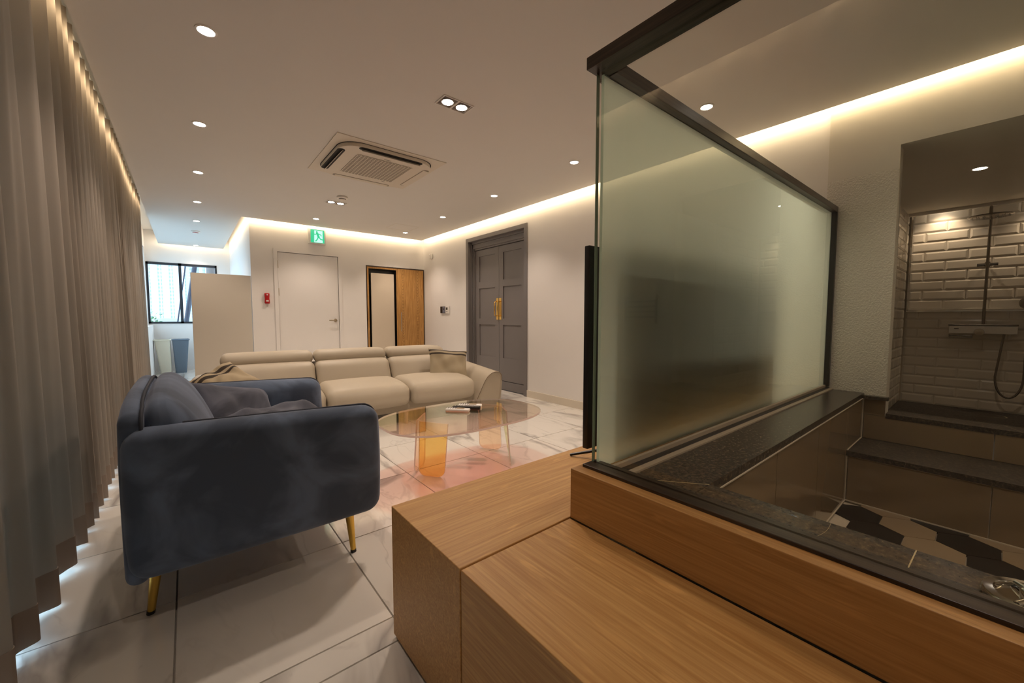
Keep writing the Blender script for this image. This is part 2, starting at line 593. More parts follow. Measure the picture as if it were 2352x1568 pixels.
MT['acr_edge'] = fabric('acrylic_edge', '#f4f0ec', 0.5, 0.15)  # opaque pale colour imitates light piped out through the clear acrylic edges


# ------------------------------------------------------------------ mesh builder
class MB:
    def __init__(s):
        s.v, s.f, s.mi = [], [], []

    def add(s, vs, fs, mi=0):
        k = len(s.v)
        s.v += [tuple(p) for p in vs]
        s.f += [tuple(i + k for i in f) for f in fs]
        s.mi += [mi] * len(fs)
        return s

    def box(s, x0, x1, y0, y1, z0, z1, mi=0):
        vs = [(x, y, z) for z in (z0, z1) for y in (y0, y1) for x in (x0, x1)]
        fs = [(0, 2, 3, 1), (4, 5, 7, 6), (0, 1, 5, 4), (2, 6, 7, 3), (0, 4, 6, 2), (1, 3, 7, 5)]
        return s.add(vs, fs, mi)

    def bbox(s, x0, x1, y0, y1, z0, z1, r=0.004, mi=0):
        """box with small chamfers (rounded in all directions)"""
        return s.soft((x0 + x1) / 2, (y0 + y1) / 2, (z0 + z1) / 2, x1 - x0, y1 - y0, z1 - z0, r, n=1, arc=2, mi=mi)

    def soft(s, cx, cy, cz, sx, sy, sz, r, n=4, arc=4, puff=(0, 0, 0), fn=None, mi=0):
        """rounded box: n segments on the flats, arc on each rounding; puff swells each pair of faces"""
        def ax(h):
            h2 = max(h - r, 0)
            a = [(-h2, -math.sin(PI / 2 * (arc - k) / arc)) for k in range(arc)]
            m = [(-h2 + 2 * h2 * k / n, 0) for k in range(n + 1)]
            b = [(h2, math.sin(PI / 2 * (k + 1) / arc)) for k in range(arc)]
            return a + m + b
        A = [ax(sx / 2), ax(sy / 2), ax(sz / 2)]
        H = (sx / 2, sy / 2, sz / 2)
        idx, vs, fs = {}, [], []

        def vert(i, j, k):
            key = (i, j, k)
            if key in idx:
                return idx[key]
            q = [A[0][i], A[1][j], A[2][k]]
            d = Vector((math.tan(q[0][1] * PI / 4) if 0 else q[0][1], q[1][1], q[2][1]))
            if d.length > 1e-9:
                mxc = max(abs(d.x), abs(d.y), abs(d.z))
                d = d.normalized() * r * 1.0 if mxc > 0.999 else d.normalized() * r
            p = [q[0][0] + d.x, q[1][0] + d.y, q[2][0] + d.z]
            u = [p[t] / H[t] if H[t] else 0 for t in range(3)]
            for t in range(3):
                a, b = (t + 1) % 3, (t + 2) % 3
                w = max(0, 1 - u[a] ** 2) ** 0.6 * max(0, 1 - u[b] ** 2) ** 0.6
                p[t] += puff[t] * w * u[t]
            p = (p[0] + cx, p[1] + cy, p[2] + cz)
            if fn:
                p = fn(*p)
            idx[key] = len(vs)
            vs.append(p)
            return idx[key]
        X, Y, Z = len(A[0]) - 1, len(A[1]) - 1, len(A[2]) - 1
        for i in range(X):
            for j in range(Y):
                fs.append((vert(i, j, 0), vert(i, j + 1, 0), vert(i + 1, j + 1, 0), vert(i + 1, j, 0)))
                fs.append((vert(i, j, Z), vert(i + 1, j, Z), vert(i + 1, j + 1, Z), vert(i, j + 1, Z)))
        for i in range(X):
            for k in range(Z):
                fs.append((vert(i, 0, k), vert(i + 1, 0, k), vert(i + 1, 0, k + 1), vert(i, 0, k + 1)))
                fs.append((vert(i, Y, k), vert(i, Y, k + 1), vert(i + 1, Y, k + 1), vert(i + 1, Y, k)))
        for j in range(Y):
            for k in range(Z):
                fs.append((vert(0, j, k), vert(0, j, k + 1), vert(0, j + 1, k + 1), vert(0, j + 1, k)))
                fs.append((vert(X, j, k), vert(X, j + 1, k), vert(X, j + 1, k + 1), vert(X, j, k + 1)))
        return s.add(vs, fs, mi)

    def prism(s, pts, axis, a0, a1, mi=0):
        """extrude a closed 2-D outline (counter-clockwise) along axis"""
        def P(u, v, a):
            return {'x': (a, u, v), 'y': (u, a, v), 'z': (u, v, a)}[axis]
        n = len(pts)
        vs = [P(u, v, a0) for u, v in pts] + [P(u, v, a1) for u, v in pts]
        fs = [tuple(range(n))[::-1], tuple(range(n, 2 * n))]
        fs += [(i, (i + 1) % n, n + (i + 1) % n, n + i) for i in range(n)]
        return s.add(vs, fs, mi)

    def tube(s, pts, r, seg=10, closed=False, caps=True, mi=0):
        P = [Vector(p) for p in pts]
        n = len(P)
        R = r if isinstance(r, (list, tuple)) else [r] * n
        vs, fs = [], []
        up = Vector((0, 0, 1))
        prev = None
        for i in range(n):
            if closed:
                t = (P[(i + 1) % n] - P[i - 1]).normalized()
            else:
                t = (P[min(i + 1, n - 1)] - P[max(i - 1, 0)]).normalized()
            if prev is None:
                a = up if abs(t.dot(up)) < 0.9 else Vector((1, 0, 0))
                nrm = (a - t * a.dot(t)).normalized()
            else:
                nrm = (prev - t * prev.dot(t)).normalized()
            prev = nrm
            bn = t.cross(nrm)
            for k in range(seg):
                a = 2 * PI * k / seg
                vs.append(P[i] + (nrm * math.cos(a) + bn * math.sin(a)) * R[i])
        m = n if closed else n - 1
        for i in range(m):
            for k in range(seg):
                a, b = i * seg + k, i * seg + (k + 1) % seg
                c, d = ((i + 1) % n) * seg + (k + 1) % seg, ((i + 1) % n) * seg + k
                fs.append((a, b, c, d))
        if caps and not closed:
            fs.append(tuple(range(seg))[::-1])
            fs.append(tuple(range((n - 1) * seg, n * seg)))
        return s.add(vs, fs, mi)

    def lathe(s, prof, c, axis='z', seg=24, mi=0, caps=True):
        """revolve (radius, height) pairs about an axis through c"""
        vs, fs = [], []
        for r, h in prof:
            for k in range(seg):
                a = 2 * PI * k / seg
                u, v = r * math.cos(a), r * math.sin(a)
                d = {'z': (u, v, h), 'x': (h, u, v), 'y': (v, h, u)}[axis]
                vs.append((c[0] + d[0], c[1] + d[1], c[2] + d[2]))
        n = len(prof)
        for i in range(n - 1):
            for k in range(seg):
                fs.append((i * seg + k, i * seg + (k + 1) % seg, (i + 1) * seg + (k + 1) % seg, (i + 1) * seg + k))
        if caps and prof[0][0] > 1e-6:
            fs.append(tuple(range(seg))[::-1])
        if caps and prof[-1][0] > 1e-6:
            fs.append(tuple(range((n - 1) * seg, n * seg)))
        return s.add(vs, fs, mi)

    def build(s, name, mats, parent=None, smooth=False, kind=None, fix=True, label=None):
        me = bpy.data.meshes.new(name)
        vs = s.v
        if parent is not None:
            inv = WM[parent.name].inverted()
            vs = [inv @ Vector(p) for p in vs]
        me.from_pydata([tuple(p) for p in vs], [], s.f)
        if not isinstance(mats, (list, tuple)):
            mats = [mats]
        for m in mats:
            me.materials.append(m)
        if len(mats) > 1:
            me.polygons.foreach_set('material_index', s.mi)
        if fix:
            bm = bmesh.new()
            bm.from_mesh(me)
            bmesh.ops.remove_doubles(bm, verts=bm.verts, dist=1e-6)
            bmesh.ops.recalc_face_normals(bm, faces=bm.faces)
            bm.to_mesh(me)
            bm.free()
        if smooth:
            me.polygons.foreach_set('use_smooth', [True] * len(me.polygons))
            try:
                me.set_sharp_from_angle(angle=math.radians(smooth if smooth is not True else 40))
            except Exception:
                pass
        o = bpy.data.objects.new(name, me)
        COL.objects.link(o)
        if parent is not None:
            o.parent = parent
            WM[o.name] = WM[parent.name]
        else:
            WM[o.name] = Matrix.Identity(4)
        if kind:
            o['kind'] = kind
        if label:
            o['label'] = label
        return o


WM = {}


def tag(o, label, cat, group=None):
    o['label'] = label
    o['category'] = cat
    if group:
        o['group'] = group
    return o


def thing(name, label, cat, loc=(0, 0, 0), rotz=0.0, group=None, mat=None):
    o = bpy.data.objects.new(name, None)
    o.empty_display_size = 0.1
    COL.objects.link(o)
    m = mat if mat is not None else Matrix.Translation(loc) @ Matrix.Rotation(rotz, 4, 'Z')
    o.matrix_world = m
    WM[o.name] = m.copy()
    return tag(o, label, cat, group)


def struct(name, mb, mats, smooth=False, label=None):
    return mb.build(name, mats, None, smooth, kind='structure', label=label)


def place(name, mesh, loc, parent, rot=None):
    """another piece that shares a mesh, placed in world space under its parent"""
    o = bpy.data.objects.new(name, mesh)
    COL.objects.link(o)
    m = Matrix.Translation(loc)
    if rot is not None:
        m = m @ rot
    o.parent = parent
    o.matrix_parent_inverse = WM[parent.name].inverted()
    o.matrix_basis = m
    WM[o.name] = m
    return o


def dup(root, mat, label, group=None):
    r = root.copy()
    COL.objects.link(r)
    r.matrix_world = mat
    WM[r.name] = mat.copy()
    r['label'] = label
    if group:
        r['group'] = group
    for ch in [c for c in bpy.data.objects if c.parent == root]:
        c = ch.copy()
        COL.objects.link(c)
        c.parent = r
        for g in [q for q in bpy.data.objects if q.parent == ch]:
            d = g.copy()
            COL.objects.link(d)
            d.parent = c
    return r


def area(name, loc, sx, sy, direction, power, col, up=(0, 0, 1)):
    d = bpy.data.lights.new(name, 'AREA')
    d.shape = 'RECTANGLE'
    d.size, d.size_y = sx, sy
    d.energy = power
    d.color = col
    o = bpy.data.objects.new(name, d)
    COL.objects.link(o)
    z = -Vector(direction).normalized()
    u = Vector(up)
    x = u.cross(z).normalized() if abs(u.dot(z)) < 0.99 else Vector((1, 0, 0))
    y = z.cross(x)
    o.matrix_world = Matrix(((x.x, y.x, z.x, loc[0]), (x.y, y.y, z.y, loc[1]), (x.z, y.z, z.z, loc[2]), (0, 0, 0, 1)))
    return o


def spot(loc, power, size=110, blend=0.8, col=None, r=0.03):
    d = bpy.data.lights.new('spot', 'SPOT')
    d.energy = power
    d.color = col or C_SPOT
    d.spot_size = math.radians(size)
    d.spot_blend = blend
    d.shadow_soft_size = r
    o = bpy.data.objects.new('spot', d)
    COL.objects.link(o)
    o.location = loc
    return o


# ------------------------------------------------------------------ key dimensions (metres)
ZC = 2.45            # dropped ceiling underside
XL, XR = -0.36, 3.37  # dropped ceiling edges
YF = 6.70
WX, WY = 3.46, 6.79   # right wall, far wall
NX, NY = 0.74, 10.2   # nook: return wall, window wall
LX = -0.56            # left (window) wall
YB = -3.0             # wall behind the camera
GX = 0.962            # clear pane plane
GY = 0.745            # frosted pane plane
PZ = 0.447            # console and step top
RZ = 0.602            # timber rim of the bath
GZ = 0.560            # granite ledge top
TF = -0.043           # bath floor
BX = 3.44             # bathroom wall face

# cove lamps (LED tape lying on the edge of the dropped ceiling)
for k in range(5):
    y0 = YB + (YF - YB) * k / 5
    L_ = (YF - YB) / 5
    area('cove_lamp', (XR + 0.004, y0 + L_ / 2, ZC + 0.046), L_, 0.02, (1, 0, -0.25), P_COVE * L_, C_COVE)
    area('cove_lamp', (XL - 0.004, y0 + L_ / 2, ZC + 0.046), L_, 0.02, (-1, 0, -0.25), P_COVE_L * L_, C_COVE)
area('cove_lamp', (2.0, YF + 0.004, ZC + 0.046), 2.7, 0.02, (0, 1, -0.25), P_COVE * 2.7, C_COVE)
area('cove_lamp', (0.644, 8.4, ZC + 0.046), 3.4, 0.02, (1, 0, -0.25), P_COVE * 2.2, C_COVE)
area('cove_lamp', (XL - 0.004, 8.4, ZC + 0.046), 3.4, 0.02, (-1, 0, -0.25), P_COVE_L * 2.0, C_COVE)
area('cove_lamp', (0.14, 10.104, ZC + 0.046), 1.0, 0.02, (0, 1, -0.25), P_COVE_L * 0.6, C_COVE)

# ------------------------------------------------------------------ room shell
fl = MB()
fl.box(LX - 0.3, 0.90, YB - 0.2, 0.79, -0.12, -0.012)
fl.box(LX - 0.3, WX + 0.2, 0.79, WY, -0.12, -0.012)
fl.box(LX - 0.3, NX + 0.1, WY, NY + 0.2, -0.12, -0.012)
floor = struct('floor', fl, MT['grout'])
tile_cache = {}


def floor_tile(x0, x1, y0, y1):
    if x1 - x0 < 0.03 or y1 - y0 < 0.03:
        return
    w, d = round(x1 - x0 - 0.003, 4), round(y1 - y0 - 0.003, 4)
    if (w, d) not in tile_cache:
        mb = MB()
        e = 0.0015
        vs = [(-w / 2, -d / 2, -0.012), (w / 2, -d / 2, -0.012), (w / 2, d / 2, -0.012), (-w / 2, d / 2, -0.012),
              (-w / 2 + e, -d / 2 + e, 0), (w / 2 - e, -d / 2 + e, 0), (w / 2 - e, d / 2 - e, 0), (-w / 2 + e, d / 2 - e, 0)]
        mb.add(vs, [(4, 5, 6, 7), (0, 1, 5, 4), (1, 2, 6, 5), (2, 3, 7, 6), (3, 0, 4, 7)])
        o = mb.build('tile', MT['marble'], None, fix=False)
        tile_cache[(w, d)] = o.data
        COL.objects.unlink(o)
        bpy.data.objects.remove(o)
    place('tile', tile_cache[(w, d)], ((x0 + x1) / 2, (y0 + y1) / 2, 0), floor)


TS = 0.595
for i in range(-1, 7):
    for j in range(-8, 16):
        x0, y0 = -0.07 + TS * i, 1.30 + TS * j
        x1, y1 = x0 + TS, y0 + TS
        for (rx0, rx1, ry0, ry1) in ((LX, 0.52, YB, 1.19), (LX, WX, 1.19, WY), (LX, NX, WY, NY)):
            floor_tile(max(x0, rx0), min(x1, rx1), max(y0, ry0), min(y1, ry1))

# upper ceiling and the dropped ceiling panel with its cove gaps
cl = MB()
cl.box(LX - 0.4, 6.2, YB - 0.2, NY + 0.3, 2.70, 2.80)
struct('ceiling', cl, MT['ceil'])
dc = MB()
dc.box(XL, XR, YB, YF, ZC, ZC + 0.06)
dc.box(XL, 0.64, YF, 10.10, ZC, ZC + 0.06)
dropped = struct('ceiling_dropped', dc, MT['ceil'], label='dropped ceiling panel with cove gaps along the walls')

# right wall with the double door opening (y 3.884..5.337)
DY0, DY1, DZ = 3.884, 5.337, 2.277
w = MB()
w.box(WX, WX + 0.25, 0.765, DY0, 0, 2.70)
w.box(WX, WX + 0.25, DY1, WY + 0.2, 0, 2.70)
w.box(WX, WX + 0.25, DY0, DY1, DZ, 2.70)
w.box(WX + 0.18, WX + 0.25, DY0, DY1, 0, DZ)
struct('wall_right', w, MT['wall'])
# far wall with door and wardrobe recesses
w = MB()
w.box(NX, 1.075, WY, WY + 0.2, 0, 2.70)
w.box(1.932, 2.38, WY, WY + 0.2, 0, 2.70)
w.box(1.075, 1.932, WY, WY + 0.2, 2.03, 2.70)
w.box(1.075, 1.932, WY + 0.08, WY + 0.2, 0, 2.03)
w.box(2.38, WX, WY, WY + 0.2, 1.935, 2.70)
w.box(2.38, WX + 0.1, WY + 0.6, WY + 0.7, 0, 1.935)
w.box(2.30, 2.38, WY + 0.2, WY + 0.7, 0, 2.0)
w.box(WX, WX + 0.1, WY, WY + 0.7, 0, 2.0)
w.box(2.30, WX + 0.1, WY + 0.2, WY + 0.7, 1.935, 2.0)
struct('wall_far', w, MT['wall'])
# nook walls
w = MB()
w.box(NX, NX + 0.2, WY + 0.2, NY + 0.2, 0, 2.70)
struct('wall_nook_right', w, MT['wall'])
WZ0, WZ1, WX0, WX1 = 0.931, 2.107, -0.555, 0.52
w = MB()
w.box(LX - 0.3, NX, NY, NY + 0.2, 0, WZ0)
w.box(LX - 0.3, NX, NY, NY + 0.2, WZ1, 2.70)
w.box(WX1, NX, NY, NY + 0.2, WZ0, WZ1)
w.box(LX - 0.3, WX0, NY, NY + 0.2, WZ0, WZ1)
struct('wall_nook_end', w, MT['wall'])
# left wall: low sill wall in the nook, lintel above the tall windows
w = MB()
w.box(LX - 0.2, LX, YB, NY, 2.35, 2.70)
w.box(LX - 0.2, LX, 7.55, NY, 0, 0.93)
w.box(LX, LX + 0.07, 8.2, NY, 0, 0.90)
w.box(LX - 0.2, LX, 7.35, 7.55, 0, 2.35)
w.box(LX - 0.2, LX, 10.0, NY, 0.93, 2.35)
w.box(LX - 0.2, LX, YB, YB + 0.15, 0, 2.35)
struct('wall_left', w, MT['wall'])
w = MB()
w.box(LX - 0.2, WX + 0.2, YB - 0.2, YB, -0.12, 2.70)
w.box(WX, WX + 0.2, YB, -1.7, -0.12, 2.70)
w.box(0.90, WX, YB, -1.75, -0.12, 0.0)
struct('wall_back', w, MT['wall'])

# tall windows behind the curtain
def window_unit(name, x0, x1, ys, z0, z1, lab):
    f = MB()
    f.box(x0, x1, ys[0], ys[-1], z0, z0 + 0.05)
    f.box(x0, x1, ys[0], ys[-1], z1 - 0.05, z1)
    for y in ys:
        f.box(x0, x1, y - 0.03, y + 0.03, z0 + 0.05, z1 - 0.05)
    o = struct(name, f, MT['wframe'], label=lab)
    for a, b in zip(ys, ys[1:]):
        g = MB()
        xm = (x0 + x1) / 2
        g.box(xm - 0.006, xm + 0.006, a + 0.03, b - 0.03, z0 + 0.05, z1 - 0.05)
        g.build('pane', MT['window_glass'], o)
    return o


window_unit('window_1', LX - 0.12, LX - 0.06, [YB + 0.18, -1.4, 0.1, 1.6, 3.1, 4.6, 6.0, 7.32], 0.0, 2.35, 'tall dark framed windows hidden behind the long curtain')
window_unit('window_2', LX - 0.12, LX - 0.06, [7.58, 8.8, 9.97], 0.93, 2.35, 'dark framed side window of the nook past the curtain')
# nook end window
f = MB()
for (a, b, c, d) in ((WX0, WX1, WZ0, WZ0 + 0.035), (WX0, WX1, WZ1 - 0.045, WZ1), (WX0, WX0 + 0.03, WZ0, WZ1), (WX1 - 0.03, WX1, WZ0, WZ1), (-0.085, -0.04, WZ0, WZ1)):
    f.box(a, b, NY - 0.01, NY + 0.07, c, d)
win3 = struct('window_3', f, MT['wframe'], label='black framed two-pane window at the end of the nook')
for a, b in ((WX0 + 0.03, -0.085), (-0.04, WX1 - 0.03)):
    g = MB()
    g.box(a, b, NY + 0.025, NY + 0.037, WZ0 + 0.035, WZ1 - 0.045)
    g.build('pane', MT['window_glass'], win3)

# baseboards
b = MB()
b.box(WX - 0.012, WX, 1.22, DY0 - 0.002, 0, 0.09)
b.box(WX - 0.012, WX, DY1 + 0.002, WY, 0, 0.09)
struct('baseboard_right', b, MT['base'])
b = MB()
b.box(NX + 0.02, 1.02, WY - 0.012, WY, 0, 0.09)
b.box(1.99, 2.37, WY - 0.012, WY, 0, 0.09)
struct('baseboard_far', b, MT['base'])
b = MB()
b.box(LX + 0.07, NX, NY - 0.012, NY, 0, 0.09)
b.box(NX - 0.012, NX, WY + 0.1, NY - 0.012, 0, 0.09)
struct('baseboard_nook', b, MT['white'])

# ------------------------------------------------------------------ bathroom shell
OY0, OY1, OZ0, OZ1 = -0.42, 0.41, 0.43, 2.12     # shower opening in the bath wall
w = MB()
w.box(BX, BX + 0.12, OY1, 0.765, 0.545, 1.98)
struct('wall_bath', w, MT['plaster'], label='rough textured plaster pier beside the shower opening')
w = MB()
w.box(BX, BX + 0.12, OY1, 0.765, 1.98, 2.70)
w.box(BX, BX + 0.12, OY0, OY1, OZ1, 2.70)
w.box(BX + 0.004, BX + 0.12, -1.7, OY0, -0.1, 2.70)
w.box(BX + 0.004, BX + 0.12, OY0, 0.765, -0.1, OZ0)
w.box(BX + 0.004, BX + 0.12, OY1, 0.765, OZ0, 0.545)
struct('wall_bath_upper', w, MT['plaster_smooth'], label='smooth plaster bathroom wall around the shower opening')
w = MB()
w.box(0.90, BX + 0.12, -1.75, -1.65, -0.1, 2.70)
struct('wall_bath_back', w, MT['plaster_smooth'])
w = MB()
w.box(0.88, 6.2, -1.8, 0.80, -0.30, -0.151)
struct('floor_bath', w, MT['grout'])
# shower room beyond
SX, SY0, SY1, SZ0, SZ1 = 5.96, -0.62, 0.60, 0.15, 2.12
w = MB()
w.box(BX + 0.12, SX + 0.15, SY1 + 0.012, SY1 + 0.1, 0, 2.3)
struct('wall_shower_left', w, MT['grout_light'])
sh_left = bpy.data.objects['wall_shower_left']
w = MB()
w.box(BX + 0.12, SX + 0.15, SY0 - 0.1, SY0 - 0.012, 0, 2.3)
sh_right = struct('wall_shower_right', w, MT['grout_light'])
w = MB()
w.box(SX + 0.012, SX + 0.1, SY0 - 0.012, SY1 + 0.012, 0, 2.3)
sh_back = struct('wall_shower_back', w, MT['grout_light'])
w = MB()
w.box(BX + 0.12, SX + 0.012, SY0 - 0.012, SY1 + 0.012, 0.02, SZ0)
struct('floor_shower', w, MT['granite_matt'])
w = MB()
w.box(BX + 0.12, SX - 0.13, SY0 - 0.012, SY1 + 0.012, SZ1, SZ1 + 0.06)
w.box(SX - 0.13, SX + 0.012, SY0 - 0.012, SY1 + 0.012, SZ1 + 0.06, SZ1 + 0.12)
struct('ceiling_shower', w, MT['plaster_smooth'])
w = MB()
w.box(SX - 0.15, SX - 0.125, SY0, SY1, SZ1 - 0.03, SZ1 + 0.0)
struct('trim_1', w, MT['white'])

sub_cache = {}


def subway(parent, plane, a0, a1, z0, z1, off, tw=0.30, th=0.0985, deep=0.0095, j=0.003):
    """bevelled tiles in running bond on a wall; plane 'x' faces -x, 'y-' faces -y, 'y+' faces +y"""
    rows = int(round((z1 - z0) / th))
    for r in range(rows):
        s = a0 - (tw / 2 if r % 2 else 0) + off
        while s > a0:
            s -= tw
        while s < a1:
            u0, u1 = max(s, a0), min(s + tw, a1)
            s += tw
            if u1 - u0 < 0.02:
                continue
            wd, hd = round(u1 - u0 - j, 4), round(th - j, 4)
            if (wd, hd) not in sub_cache:
                mb = MB()
                e = min(0.016, wd / 3)
                vs = [(-wd / 2, 0, -hd / 2), (wd / 2, 0, -hd / 2), (wd / 2, 0, hd / 2), (-wd / 2, 0, hd / 2),
                      (-wd / 2, -0.004, -hd / 2), (wd / 2, -0.004, -hd / 2), (wd / 2, -0.004, hd / 2), (-wd / 2, -0.004, hd / 2),
                      (-wd / 2 + e, -deep, -hd / 2 + 0.016), (wd / 2 - e, -deep, -hd / 2 + 0.016), (wd / 2 - e, -deep, hd / 2 - 0.016), (-wd / 2 + e, -deep, hd / 2 - 0.016)]
                fs = [(8, 9, 10, 11)]
                for k in range(4):
                    fs.append((k, (k + 1) % 4, 4 + (k + 1) % 4, 4 + k))
                    fs.append((4 + k, 4 + (k + 1) % 4, 8 + (k + 1) % 4, 8 + k))
                mb.add(vs, fs)
                o = mb.build('tile', MT['subway'], None)
                sub_cache[(wd, hd)] = o.data
                bpy.data.objects.remove(o)
            c, zc = (u0 + u1) / 2, z0 + th * (r + 0.5)
            if plane == 'x':
                place('tile', sub_cache[(wd, hd)], (SX + 0.012, c, zc), parent, Matrix.Rotation(-PI / 2, 4, 'Z'))
            elif plane == 'xp':
                place('tile', sub_cache[(wd, hd)], (SX - 0.012, c, zc), parent, Matrix.Rotation(-PI / 2, 4, 'Z'))
            elif plane == 'y-':
                place('tile', sub_cache[(wd, hd)], (c, SY1 + 0.012, zc), parent)
            else:
                place('tile', sub_cache[(wd, hd)], (c, SY0 - 0.012, zc), parent, Matrix.Rotation(PI, 4, 'Z'))


TZ = 1.125
subway(sh_back, 'x', SY0, SY1, SZ0, TZ - 0.03, 0.07)
w = MB()
w.box(SX - 0.012, SX + 0.012, SY0, SY1 - 0.01, TZ, SZ1 + 0.06)
w.build('backing', MT['grout_light'], sh_back)
subway(sh_back, 'xp', SY0, SY1 - 0.02, TZ + 0.01, SZ1 + 0.04, 0.05)
subway(sh_left, 'y-', 4.7, SX - 0.03, SZ0, SZ1, 0.1)
subway(sh_right, 'y+', 4.7, SX - 0.03, SZ0, SZ1, 0.1)
w = MB()
w.box(SX - 0.045, SX - 0.010, SY0, SY1 - 0.012, TZ - 0.012, TZ + 0.004)
w.box(SX - 0.045, SX - 0.010, SY1 - 0.026, SY1 - 0.012, TZ, SZ1 + 0.03)
w.build('metal_trim', MT['chrome'], sh_back)

# ------------------------------------------------------------------ sunken bath
bath = thing('sunken_bath', 'sunken tiled bath with dark granite rim behind the glass screens', 'bathtub', (2.2, -0.4, 0))
BY = -1.6
m = MB()
m.box(GX - 0.01, BX, 0.515, 0.79, GZ - 0.03, GZ)
m.build('granite_ledge', MT['granite'], bath)
m = MB()
m.box(GX - 0.01, 1.19, BY, 0.513, GZ - 0.03, GZ)
m.build('granite_ledge', MT['granite'], bath)
m = MB()
m.box(BX - 0.045, BX + 0.003, OY1 - 0.015, 0.515, 0.528, 0.548)
m.build('granite_cap', MT['granite'], bath)
m = MB()
m.box(BX - 0.012, BX + 0.15, OY0, OY1 - 0.004, OZ0 - 0.018, OZ0 + 0.012)
struct('trim_2', m, MT['granite_matt'], label='dark granite sill of the shower opening')
m = MB()
m.box(3.018, BX, BY, 0.515, 0.232, 0.262)
m.build('bench_tread', MT['granite_low'], bath)
# tile faces (large beige slabs with pale joints)
gb = MB()
gb.box(0.94, BX + 0.002, 0.527, 0.60, -0.15, GZ - 0.03)
gb.box(1.09, 1.178, BY, 0.527, -0.15, GZ - 0.03)
gb.box(3.037, 3.06, BY, 0.527, -0.15, 0.232)
gb.box(0.94, BX, BY - 0.03, 0.60, -0.15, TF - 0.012)
gb.build('tile_bed', MT['grout_light'], bath)


def slab_tile(x0, x1, y0, y1, z0, z1):
    mb = MB()
    mb.box(x0, x1, y0, y1, z0, z1)
    mb.build('tile', MT['tubtile'], bath)


j = 0.0025
for k in range(4):
    xa, xb = 1.19 + k * 0.6, min(1.19 + (k + 1) * 0.6, 3.025)
    slab_tile(xa + j, xb - j, 0.517, 0.528, TF + 0.006, GZ - 0.032)
slab_tile(3.025 + j, BX - 0.012, 0.517, 0.528, 0.265, GZ - 0.032)
for k in range(4):
    y1 = 0.511 - k * 0.55
    y0 = max(y1 - 0.55, BY)
    slab_tile(3.027, 3.038, y0 + j, y1 - j, TF + 0.006, 0.229)
    slab_tile(BX - 0.010, BX + 0.003, y0 + j, y1 - j, 0.265, OZ0 - 0.008)
    slab_tile(1.178, 1.188, y0 + j, y1 - j, TF + 0.006, GZ - 0.032)
slab_tile(BX - 0.010, BX + 0.003, OY1, 0.512, OZ0 - 0.006, 0.526)
# hexagon floor (flat-to-flat 0.208 along y, corners along x)
hx = 0.120
hex_mesh = {}
for key in ('hex_light', 'hex_dark'):
    mb = MB()
    r_ = hx - 0.002
    pts = [(r_ * math.cos(PI / 3 * k), r_ * math.sin(PI / 3 * k)) for k in range(6)]
    mb.prism(pts, 'z', -0.012, 0.0)
    o = mb.build('hexagon_tile', MT[key], None)
    hex_mesh[key] = o.data
    bpy.data.objects.remove(o)
col_dx, row_dy = hx * 1.5, hx * math.sqrt(3)
rnd = random.Random(5)
pattern = {}
for i in range(-12, 4):
    for jx in range(-8, 4):
        cx = 2.875 + i * col_dx
        cy = 0.335 + 0.104 + jx * row_dy + (row_dy / 2 if i % 2 else 0)
        if not (1.19 - 0.02 < cx < 3.10 and BY < cy < 0.53):
            continue
        if cx + hx > 3.06 or cy + hx > 0.60:
            pass
        dark = ((jx + (0, 0, 1, 1)[i % 4]) % 2 == 0) if i % 2 == 0 else ((jx + (0, 0, 0, 1)[i % 4]) % 2 == 0)
        place('hexagon_tile', hex_mesh['hex_dark' if dark else 'hex_light'], (cx, cy, TF), bath)
m = MB()
m.box(3.0205, 3.027, BY, 0.511, TF, TF + 0.005)
m.box(1.19, 3.027, 0.511, 0.517, TF, TF + 0.005)
m.box(3.0228, 3.027, 0.5128, 0.517, TF + 0.005, 0.230)
m.box(BX - 0.0142, BX - 0.010, 0.5128, 0.517, 0.264, GZ - 0.032)
m.box(1.192, BX - 0.012, 0.5125, 0.517, GZ - 0.035, GZ - 0.0305)
m.box(3.03, BX - 0.012, 0.5135, 0.517, 0.262, 0.265)
m.box(3.0225, 3.027, BY, 0.511, 0.2285, 0.2315)
m.build('sealant', MT['grout_light'], bath)
def joint(a, b, wd):
    d = Vector((b[0] - a[0], b[1] - a[1], 0)).normalized()
    n_ = Vector((-d.y, d.x, 0)) * wd / 2
    p = [Vector((a[0], a[1], 0)) - n_, Vector((b[0], b[1], 0)) - n_, Vector((b[0], b[1], 0)) + n_, Vector((a[0], a[1], 0)) + n_]
    mb = MB()
    mb.prism([(q.x, q.y) for q in p], 'z', GZ - 0.002, GZ + 0.0006)
    mb.build('stone_joint', MT['joint'], bath)


joint((1.045, 0.690), (1.186, 0.5135), 0.0022)
joint((1.040, 0.085), (1.1895, 0.080), 0.0022)
# timber apron and rim
m = MB()
m.bbox(0.882, 0.965, BY, 0.792, PZ + 0.002, RZ, 0.002)
m.bbox(0.965, BX, 0.755, 0.792, PZ + 0.002, RZ - 0.012, 0.002)
m.build('timber_apron', MT['oak_shaded'], bath)

